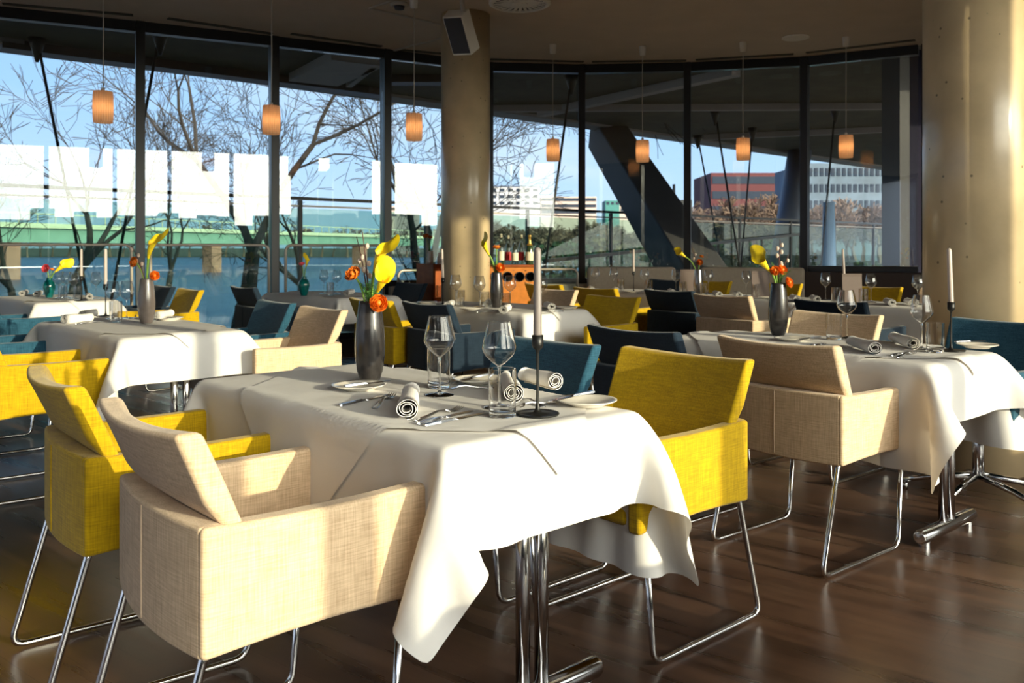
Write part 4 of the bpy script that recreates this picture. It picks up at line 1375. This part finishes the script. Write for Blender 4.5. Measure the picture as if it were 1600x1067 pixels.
o = MB().lathe([(.001,0),(.03,0),(.034,.05),(.03,.11),(.024,.14),(.022,.14),(.001,.03)], n=24).build('flower_vase', M['white'], smooth=True); o.location = (q.x, q.y, 1.046)
tag(o, 'small white vase on the wooden cabinet', 'vase', 'flower vases')
ranunculus(Vector((q.x, q.y, 1.186)), (-.05, 0, .15), 'orange red flower in the white vase on the wooden cabinet', 1.4, look=(-.2, -.4, 1))
ranunculus(Vector((q.x, q.y, 1.186)), (-.01, .02, .14), 'second orange flower in the white vase on the wooden cabinet', 1.1, look=(.2, -.4, 1))
q = c0 + cu * .16 + cvv * .10
o = MB().lathe([(.001,0),(.024,0),(.026,.07),(.015,.085),(.015,.12),(.001,.122)], n=20).build('pepper_mill', M['white'], smooth=True); o.location = (q.x, q.y, 1.046)
tag(o, 'white mill standing on the wooden cabinet next to the column', 'pepper mill')

t = thing('wine_rack', 'orange wood wine rack with round openings right of the middle column', 'cabinet', (-.24, 9.42, 0), 0)
WR = 1.035
face = MB()
# front face with four real round openings in its top band
W_, hx_ = .50, [.065, .195, .325, .445]
zc, rr = .905, .050
def holed(m, x0, x1, z0, z1, cx, cz, r, y):
    n = 24; ring, sq = [], []
    for i in range(n):
        a = 2*PI*i/n
        ring.append((cx + r*cos(a), y, cz + r*sin(a)))
        dx, dz = cos(a), sin(a)
        s = min(((x1 - cx) / dx if dx > 1e-6 else ((x0 - cx) / dx if dx < -1e-6 else 1e9)), ((z1 - cz) / dz if dz > 1e-6 else ((z0 - cz) / dz if dz < -1e-6 else 1e9)))
        sq.append((cx + dx*s, y, cz + dz*s))
    m.add(ring + sq, [(i, n+i, n+(i+1)%n, (i+1)%n) for i in range(n)])
    for i in range(n):       # fill square corners
        pass
xs = [0, .13, .26, .385, .50]
for i in range(4):
    holed(face, xs[i], xs[i+1], zc - .07, zc + .07, hx_[i], zc, rr, 0)
face.box((0, 0, 0), (W_, .02, zc - .07)); face.box((0, 0, zc + .07), (W_, .02, WR - .025))
face.box((0, .021, zc - .07), (W_, .024, zc + .07)) if False else None
face.build('front_panel', M['woodlight'], t)
for x in hx_:
    MB().lathe([(rr, 0), (rr + .004, 0), (rr + .004, .22), (.001, .22), (.001, .215), (rr, .215)], n=32, M=Matrix.Rotation(-PI/2, 4, 'X'), c=(x, -.006, zc), closed=True).build('bottle_tube', M['dark'], t, smooth=False)
    MB().lathe([(rr - .002, 0), (rr + .005, 0), (rr + .005, .006), (rr - .002, .006)], n=32, M=Matrix.Rotation(-PI/2, 4, 'X'), c=(x, -.010, zc), closed=True).build('ring', M['chrome'], t)
MB().box((-.002, .021, 0), (.02, .28, WR - .026)).build('side_panel', M['woodlight'], t)
MB().box((W_, -.02, 0), (W_ + .055, .30, WR + .012)).build('side_panel', M['woodlight'], t, bevel=.003)
MB().box((-.02, -.02, WR - .025), (W_ - .001, .30, WR)).build('top_board', M['wood'], t, bevel=.003)
def bottle(px, d, label, mat, h=.32, r=.037, labelm='paper', foil=None, neck=.013):
    p = at(px, 413, d)
    t = thing('bottle', label, 'bottle', (p.x, p.y, WR + .001), 0, 'bottles on the wine rack')
    MB().lathe([(.001,0),(r,0),(r,.002),(r,h*.55),(r*.85,h*.62),(neck,h*.74),(neck,h*.93),(neck*1.2,h*.93),(neck*1.2,h*.96),(neck,h*.965),(neck,h),(.001,h)], n=24).build('glass_body', mat, t, smooth=True)
    MB().lathe([(r+.0008,h*.14),(r+.0012,h*.145),(r+.0012,h*.42),(r+.0008,h*.425)], n=24).build('paper_label', M[labelm], t, smooth=True)
    MB().lathe([(neck+.001,h*(.60 if foil == 'gold' else .88)),(neck+.0016,h*.985),(.001,h*1.002)] if foil != 'gold' else [(r*.80,h*.645),(neck+.003,h*.75),(neck+.003,h*.94),(neck+.006,h*.95),(neck+.005,h*1.0),(.001,h*1.01)], n=20).build('cap', M['gold'] if foil == 'gold' else M['paper' if foil == 'paper' else 'black'], t, smooth=True)
bottle(783, 9.50, 'clear tall bottle on the wine rack, leftmost beside the flowers', M['bottle_clear'], .34, .034, 'paper', 'paper')
bottle(794, 9.60, 'clear bottle with red label on the wine rack, second from the left', M['bottle_clear'], .325, .034, 'redseal', 'paper')
bottle(804.5, 9.47, 'clear bottle with black cap and cream label on the wine rack', M['bottle_clear'], .305, .036, 'paper', 'black')
bottle(814.5, 9.60, 'slim clear bottle left of the gold topped one', M['bottle_clear'], .33, .031, 'redseal', 'paper')
bottle(827.5, 9.50, 'dark sparkling wine bottle with gold foil neck, rightmost on the wine rack', M['bottle_green'], .325, .042, 'paper', 'gold')

# ---------------------------------------------------------------- outside
ZW = -2.5
struct(MB().add([(-900, 40, ZW), (300, 40, ZW), (300, 520, ZW), (-900, 520, ZW)], [(0,1,2,3)]).build('river', M['water']))
struct(MB().add([(-900, 400, ZW - .02), (900, 400, ZW - .02), (900, 1200, 3.0), (-900, 1200, 3.0)], [(0,1,2,3)]).build('far_bank', M['bank']))
struct(MB().add([(-120, -120, -3.0), (200, -120, -3.0), (200, 38, -3.0), (-120, 38, -3.0)], [(0,1,2,3)]).build('near_bank', M['bank']))
struct(MB().prism([(-2, 60), (40, 36), (320, 36), (320, 420), (95, 420), (30, 150)], -3.0, -.9).build('right_bank', M['lawn']))
# terrace deck between wall and outer balustrade
ED = Vector((17.38, 15.8, 0)).normalized(); EN = Vector((-ED.y, ED.x, 0))
B0 = Vector((-6.5, 11.0, 0))
dk = [tuple((B0 + ED * s).xy) for s in (-7, 30)]
struct(MB().prism([dk[0], (-12, 4.5)] + WP[1:] + [(9.6, 9.5), (20, 16), dk[1]], -.55, -.06).build('terrace', M['deck']))
# ground under the opposite side, outside
struct(MB().prism([(-30, -60), (60, -60), (60, 3.0), (10.2, 3.0), (-9.6, -8.6), (-30, -20)], -2.9, -.35).build('forecourt', M['forecourt']))
struct(MB().box((-45, -42, -.34), (9.5, -30, 14)).build('wall_added_backdrop', M['darkwall']))  # unseen block, added so the right-hand panes reflect something dark
M['hedge'] = plain('hedge_leaf', (.03, .065, .022), .8, 0, .4, 2)
m = MB(); rnd = random.Random(3)
pts_ = [(9.6 + 60 * sin(math.radians(q * 5)), -6 - 60 * cos(math.radians(q * 5))) for q in range(0, 20)]
for q in range(len(pts_) - 1):
    for k_ in range(3):
        f0, f1 = k_ / 3, (k_ + 1) / 3
        a_ = Vector(pts_[q]).lerp(Vector(pts_[q+1]), f0); b_ = Vector(pts_[q]).lerp(Vector(pts_[q+1]), f1)
        hh = 4.3 + rnd.uniform(-.5, .9) + (4.6 if q == 9 and k_ > 0 else 0)
        m.beam((a_.x, a_.y, hh/2 - .3), (b_.x, b_.y, hh/2 - .3), 2.0, hh)
tag(m.build('added_hedge', M['hedge']), 'unseen dark hedge added far behind the camera to darken the window reflections', 'hedge')  # unseen hedge, added to cut off the bright reflections low in the panes

# roof slab: soffit, fascia
R0 = Vector((-7.75, 13.1, 0)) - ED * 16
R1 = Vector((9.63, 28.9, 0)) + ED * 12
ZR = 4.3
inner = [(-26, 2), (-8.0, 6.9)] + [(x, y + .12) for x, y in WP] + [(6.2, 9.6), (34, 9.6)]
poly = [tuple((R0 - EN * .6).xy)] + inner + [tuple((R1 - EN * .6).xy)]
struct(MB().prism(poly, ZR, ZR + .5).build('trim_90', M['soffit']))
struct(MB().prism([tuple(R0.xy), tuple((R0 - EN * .6).xy), tuple((R1 - EN * .6).xy), tuple(R1.xy)], ZR - .06, ZR + .5).build('trim_91', M['fascia']))
# bulkhead above the window heads
for i in range(len(WP) - 1):
    m = MB().beam((*WP[i], (H + ZR) / 2 + .06), (*WP[i+1], (H + ZR) / 2 + .06), .2, ZR - H - .12)
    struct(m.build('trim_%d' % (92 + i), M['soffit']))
# beams on the soffit
def sof(px, py):
    d = (ZR - EYE) * F / (HY - py); return Vector(((px - CX) / F * d, d, ZR - .08))
for i, (a, b, w, mt) in enumerate((((845, 172), (1150, 105), .22, 'fascia'), ((765, 164), (1450, 160), .12, 'fascia'), ((490, 118), (560, 84), .9, 'fascia'), ((545, 124), (584, 92), .1, 'fascia'),
        ((600, 118), (700, 118), .35, 'sill_dark'), ((1100, 210), (1440, 195), .15, 'fascia'), ((0, 62), (600, 140), .4, 'sill_dark'))):
    m = MB().beam(sof(*a), sof(*b), w, .14)
    tag(m.build('roof_beam', M[mt]), ['long pale beam rising to the right under the outside roof', 'thin beam under the outside roof behind the right windows', 'wide pale beam under the roof outside the third window', 'thin bright bar under the roof outside the third window',
        'dark beam under the roof beside the middle column', 'beam near the roof edge beyond the rightmost lamps', 'dark beam along the roof edge outside the left windows'][i], 'roof beam', 'beams under the outside roof')
# struts
A, B = at(944, 200, 22.6), at(1115, 480, 14.5)
A.z = ZR - .02; dirv = (B - A); B = A + dirv * ((-.2 - A.z) / dirv.z)
tag(MB().beam(A, B, .78, .9).build('support_strut', M['strut'], bevel=.04), 'thick dark diagonal strut outside, slanting down to the right', 'strut', 'roof struts outside')
A = at(1250, 240, 27); A.z = ZR; B = at(1212, 400, 24); B.z = -.2
m = MB().tube([A, B], [.36, .33], 28)
tag(m.build('support_strut', M['signblue'], smooth=True), 'round blue grey strut outside near the right end window', 'strut', 'roof struts outside')
# cables
cabs = [((58, 60), (92, 235), 12.4, 'cable slanting down outside the leftmost window'), ((250, 48), (218, 225), 10.9, 'cable beside the first mullion, outside the second window'),
        ((893, 118), (868, 300), 13.0, 'cable outside left of the mullion by the dark strut'), ((1090, 212), (1112, 330), 17.5, 'left thin cable outside the seventh window'),
        ((1117, 172), (1150, 380), 15.2, 'middle cable outside the seventh window'), ((1176, 200), (1165, 330), 18, 'right cable outside, behind the lamp above the red block'),
        ((1305, 168), (1286, 380), 16, 'cable outside the rightmost window')]
for i, (a, b, d, lab) in enumerate(cabs):
    d = (ZR - EYE) * F / (HY - a[1])
    A, B = at(*a, d), at(*b, d)
    v = (B - A); A = A - v * ((A.z - ZR) / v.z); B = A + v * ((-.06 - A.z) / v.z)
    t = thing('steel_cable', lab, 'cable', B, 0, 'steel cables outside the windows')
    MB().tube([(0,0,0), A - B], .022, 8).build('cable', M['black'], t, smooth=True)
    MB().lathe([(.02, -.35), (.09, -.12), (.13, -.001)], A - B, 16).build('anchor_cone', M['black'], t, smooth=True)
# outer glass balustrade
t = thing('glass_balustrade', 'long outer balustrade of green glass with double dark rail', 'balustrade', B0, math.atan2(ED.y, ED.x))
MB().beam((-6, 0, 2.02), (29, 0, 2.02), .07, .05).build('handrail', M['black'], t)
MB().beam((-6, 0, 1.90), (29, 0, 1.90), .04, .03).build('handrail', M['railmetal'], t)
for k in range(14):
    x = -5.8 + k * 2.5
    MB().box((x - .03, -.03, -.05), (x + .03, .03, 1.99)).build('post', M['black'], t)
    if k < 13: MB().box((x + .035, -.008, .02), (x + 2.465, .008, 1.86)).build('glass_panel', M['glass_green'], t)
# sloping ramp balustrade beyond
A, B = at(850, 408, 17), at(1250, 366, 24)
t = thing('ramp_railing', 'dark sloping ramp railing outside behind the window row', 'railing', A)
MB().beam((0,0,0), B - A, .06, .07).build('handrail', M['black'], t)
for k in range(6):
    p = (B - A) * (k / 5)
    MB().box((p.x - .025, p.y - .025, -A.z - .05), (p.x + .025, p.y + .025, p.z - .03)).build('post', M['black'], t)
# pale screen wall and dark pier by the end window
A, B = at(1312, 312, 15.5), at(1475, 330, 14.0)
A = at(1399, 300, 12.6)
tag(MB().box((A.x - .07, A.y - .3, -.06), (A.x + .07, A.y + .3, ZR)).build('outer_pier', M['strut']), 'slender grey pier outside the rightmost window', 'pier')
A = at(1423, 300, 13.4)
tag(MB().box((A.x - .17, A.y, -.06), (A.x + 2.4, A.y + .3, ZR)).build('outer_wall', M['darkwall']), 'dark wall outside between the rightmost window and the large column', 'wall')
A = at(1295, 400, 22)
tag(MB().beam((A.x, A.y, -.9), (A.x, A.y, 1.2 + 75 * 22 / 1350), .5, .25).build('marker_post', M['signlight']), 'pale blue post standing outside the rightmost window', 'post') if False else None
t = MB(); t.beam((A.x, A.y, -.06), (A.x, A.y, 2.3), .28, .28)
tag(MB().tube([(A.x, A.y, -.9), (A.x, A.y, 2.4)], [.22, .14], 12).build('marker_post', M['signlight'], smooth=True), 'pale blue post standing outside the rightmost window', 'post')

# bridge
Bp, Bq = Vector((-61 - .0, 103, 0)), Vector((25, 342, 0))
bd = (Bq - Bp).normalized()
t = thing('river_bridge', 'long pale green girder bridge across the river', 'bridge', Bp, math.atan2(bd.y, bd.x))
BL = (Bq - Bp).length
MB().box((-70, -.4, 3.9), (BL, 12, 4.5)).build('deck', M['bridge_cream'], t)
MB().box((-70, .3, 2.1), (BL, .8, 3.88)).build('girder', M['bridge_green'], t)
m = MB()
for k in range(120):
    x = -68 + k * 2.7
    if x > BL: break
    m.box((x, -.3, 4.52), (x + .12, -.2, 5.6))
m.box((-70, -.32, 5.6), (BL, -.18, 5.75))
m.build('parapet', M['bridge_cream'], t)['kind'] = 'stuff'
for x, w in ((-38, 2.), (1.2, 2.), (38.5, 2.4), (86, 3), (140, 4), (228, 7)):
    MB().box((x, .5, ZW - .5), (x + w, 2.1 + w * .12, 2.08)).build('pier', M['sandstone'], t)

# buildings beyond the river
def building(px0, px1, ytop, d, label, wallm, floors, wins, roofm=None, name='building', ybase=392, depth=20, win_kind='window'):
    x0, x1 = (px0 - CX) / F * d, (px1 - CX) / F * d
    zt_, zb_ = EYE + (HY - ytop) * d / F, -1.5
    t = thing(name, label, 'building', (x0, d, zb_))
    W, Hh = x1 - x0, zt_ - zb_
    MB().box((0, 0, 0), (W, depth, Hh)).build('wall', M[wallm], t)
    fh = min(3.6, Hh * .8 / max(floors, 1))
    for k in range(floors):
        z1 = Hh - .9 - k * fh
        if z1 - fh * .5 < .5: break
        if wins == 0:
            MB().box((.3, -.12, z1 - fh * .5), (W - .3, -.001, z1)).build('window', M['house_window'], t)
        else:
            for j in range(wins):
                a = W * (j + .2) / wins; b = W * (j + .8) / wins
                MB().box((a, -.12, z1 - fh * .5), (b, -.001, z1)).build('window', M['house_window'], t)
    if roofm: MB().box((-.6, -.6, Hh), (W + .6, depth + .6, Hh + .7)).build('roof', M[roofm], t)
    return t
building(765, 843, 292, 480, 'white building with flat overhanging roof right of the middle column', 'house_white', 3, 6, 'signblue')
building(845, 932, 307, 500, 'pale long building right of the white one', 'house_pink', 3, 0)
building(946, 968, 313, 530, 'small teal topped block behind the dark strut', 'roof_green', 1, 3)
building(968, 1012, 314, 532, 'low pale block crossed by the dark strut', 'house_pink', 2, 5)
building(1111, 1222, 270, 210, 'dark red brick office block behind bare trees', 'house_red', 4, 0)
building(1222, 1262, 270, 212, 'right wing of the red block beside the mullion', 'house_red', 4, 0)
t = building(1262, 1402, 255, 160, 'blue glazed office building seen through the rightmost window', 'house_glass', 5, 16)
building(596, 650, 322, 530, 'low reddish building on the far bank left of the middle column', 'house_pink', 2, 4)
# mast lamp
A = at(1053, 350, 60)
t = thing('street_lamp', 'dark mast with box shaped head outside right of the strut', 'street lamp', (A.x, A.y, -.9))
hz = EYE + (HY - 288) * 60 / F + .9
MB().tube([(0,0,0),(0,0,hz)], [.16,.10], 10).build('mast', M['black'], t, smooth=True)
MB().box((.1, -.3, hz - 2.1), (1.2, .3, hz - 1.1)).build('lamp_head', M['black'], t, bevel=.03)

# bare winter trees
def tree_mesh(seed, h, spread=.5, depth=6, r0=.22, first=.25, splits=(2, 3), droop=0.0, trunk_n=1, minr=.006, sides=5, twigs=1.0):
    rnd = random.Random(seed); big, small = MB(), MB()
    def grow(p, d, L, r, lev):
        n = 4 if lev > 1 else 3
        pts, rs = [Vector(p)], [r]
        dd = Vector(d)
        for i in range(n):
            dd = (dd + Vector((rnd.gauss(0, .12), rnd.gauss(0, .12), rnd.gauss(0, .08) + (.05 if lev > 2 else -droop)))).normalized()
            pts.append(pts[-1] + dd * (L / n)); rs.append(max(minr, r * (1 - .38 * (i + 1) / n)))
        (big if lev >= depth - 1 else small).tube(pts, rs, sides if lev >= depth - 2 else 3, cap=False)
        if lev <= 0: return
        k = rnd.randint(*splits)
        for j in range(k):
            a = rnd.uniform(0, 2*PI); s_ = rnd.uniform(.6, 1.15) * spread
            ax = dd.cross(Vector((cos(a), sin(a), .3))).normalized()
            nd = (dd * cos(s_) + ax * sin(s_)).normalized()
            grow(pts[-1], nd, L * rnd.uniform(.66, .88), rs[-1] * rnd.uniform(.6, .8), lev - 1)
        if lev < depth and rnd.random() < .8 * twigs:
            q = rnd.randint(1, n - 1); a = rnd.uniform(0, 2*PI)
            ax = dd.cross(Vector((cos(a), sin(a), .2))).normalized()
            grow(pts[q], (dd * .5 + ax * .85).normalized(), L * .6, rs[q] * .45, lev - 2 if lev >= 2 else 0)
    grow((0, 0, 0), (0, 0, 1), h * first, r0, depth)
    return big, small
def tree(px, d, zb, h, seed, label, **kw):
    A = at(px, 390, d)
    t = thing('bare_tree', label, 'tree', (A.x, A.y, zb), 0, 'bare winter trees outside')
    bg_, sm = tree_mesh(seed, h, **kw)
    bg_.build('trunk', M['bark'], t, smooth=True)
    sm.build('branch', M['bark'], t)['kind'] = 'stuff'
    return t
tree(368, 24, -2.9, 13.5, 4, 'large bare tree outside the second window, trunk behind the handrail', depth=7, r0=.34, first=.30, spread=.52, splits=(2, 3), minr=.008)
tree(104, 30, -2.9, 12.5, 9, 'bare tree outside the leftmost window', depth=6, r0=.30, first=.26, spread=.5, splits=(2, 3), minr=.009)
tree(652, 27, -2.9, 12.5, 21, 'bare tree with many twigs just left of the middle column', depth=7, r0=.32, first=.24, spread=.5, splits=(2, 3), minr=.009, droop=.03)
tree(498, 36, -2.9, 12, 33, 'bare tree outside the third window', depth=6, r0=.26, first=.24, spread=.5, minr=.010, droop=.03)
tree(20, 34, -2.9, 10.0, 41, 'smaller bare tree at the left picture edge', depth=6, r0=.22, first=.26, spread=.45, minr=.010)
tree(250, 42, -2.9, 11, 51, 'slender bare tree between the two large left trees', depth=6, r0=.22, first=.28, spread=.45, minr=.012)
# tree belt far away: few shapes copied
belt = []
def far_proto(seed, mat):
    t = thing('distant_tree', 'x', 'tree', (0,0,0), 0, 'distant tree belt across the river')
    bg_, sm = tree_mesh(seed, 14, depth=5, r0=.5, first=.24, spread=.55, splits=(3, 4), minr=.07, sides=4)
    bg_.build('trunk', mat, t); sm.build('branch', mat, t)['kind'] = 'stuff'
    return t
protosT = [far_proto(100 + i, M['farbark']) for i in range(4)]
rnd = random.Random(7)
spots = []
for i in range(46):
    px = -20 + i * 21 + rnd.uniform(-6, 6); spots.append((px, rnd.uniform(385, 440), -2.3, rnd.uniform(.85, 1.15), 0))
for i in range(26):
    px = 1075 + i * 13 + rnd.uniform(-4, 4); spots.append((px, rnd.uniform(120, 150), -.9, rnd.uniform(.62, .80), 1))
for i in range(26):
    px = 770 + i * 13 + rnd.uniform(-4, 4); spots.append((px, rnd.uniform(75, 120), -.9, rnd.uniform(.30, .42), 2))
GR = ['tree belt along the far river bank', 'brownish bare trees before the office blocks', 'trees beyond the green balustrade behind the dark strut']
LB = ['distant bare tree of the belt along the far river bank', 'brownish bare tree before the red and glazed office blocks', 'distant bare tree beyond the glass balustrade, around the dark strut']
for i, (px, d, zb, s, g) in enumerate(spots):
    A = at(px, 390, d)
    if i < 4: t = protosT[i]; t.location = (A.x, A.y, zb); t.scale = (s * 1.3, s, s)
    else:
        t = dup(protosT[i % 4], (A.x, A.y, zb), rnd.uniform(0, 6)); t.scale = (s * 1.3, s * 1.3, s)
    t['label'] = LB[g]; t['group'] = GR[g]
# hedge / shrubs on the right bank
def shrub(px, d, r, h, seed, label, mat='hedge'):
    A = at(px, 390, d); rnd = random.Random(seed)
    t = thing('shrub', label, 'shrub', (A.x, A.y, -.9), 0, 'shrubs on the right bank')
    m = MB()
    for k in range(900):
        a, e = rnd.uniform(0, 2*PI), rnd.uniform(0, 1)
        q = rnd.uniform(.75, 1.0)
        p = Vector((cos(a) * sin(e * PI / 2 + .0) * r * q, sin(a) * sin(e * PI / 2) * r * q * .7, cos(e * PI / 2) * h * q + .02))
        u = Vector((rnd.gauss(0,1), rnd.gauss(0,1), rnd.gauss(0,1))).normalized() * .16; w = u.cross(Vector((rnd.gauss(0,1), rnd.gauss(0,1), rnd.gauss(0,1)))).normalized() * .12
        m.add([p - u, p + w, p + u, p - w], [(0,1,2,3)])
    m.build('leaf', M[mat], t)['kind'] = 'stuff'
    MB().tube([(0,0,0),(0,0,h*.8)], [.08,.03], 6).build('stem', M['bark'], t)
M['ochre'] = plain('ochre_leaf', (.10, .075, .03), .8, 0, .4, 2)
for i, (px, d, r, h, mt) in enumerate(((880, 46, 3.2, 2.5, 'hedge'), (935, 52, 3.4, 2.8, 'ochre'), (990, 44, 3, 2.2, 'hedge'), (1045, 40, 2.8, 2.2, 'hedge'), (1100, 46, 3.4, 2.7, 'hedge'), (1150, 38, 2.8, 2.3, 'ochre'), (1200, 44, 3.2, 2.5, 'hedge'), (1280, 36, 2.8, 2.0, 'hedge'), (1335, 34, 3, 1.6, 'hedge'), (1390, 36, 3, 1.5, 'hedge'))):
    shrub(px, d, r, h, i, ['green shrub outside left of the seventh mullion', 'ochre shrub outside left of the strut foot', 'green shrub behind the foot of the dark strut', 'green shrub outside below the mast lamp', 'green shrub outside behind the silver vase', 'ochre shrub outside below the red office block',
        'green shrub outside left of the round strut', 'green shrub outside behind the pale blue post', 'low green shrub before the blue screen wall', 'low green shrub at the right end of the lawn'][i], mt)
# moored boat: low pale shape on the river omitted where nothing is clear

# ---------------------------------------------------------------- checks
seen = {}
for o in bpy.data.objects:
    if 'label' in o and 'category' in o: seen.setdefault(o['label'], []).append(o.name)
for k, v in seen.items():
    if len(v) > 1 and 'distant' not in k and 'brownish' not in k: print('DUPLICATE LABEL', k, v)
    if not 4 <= len(k.split()) <= 16: print('LABEL LENGTH', k)
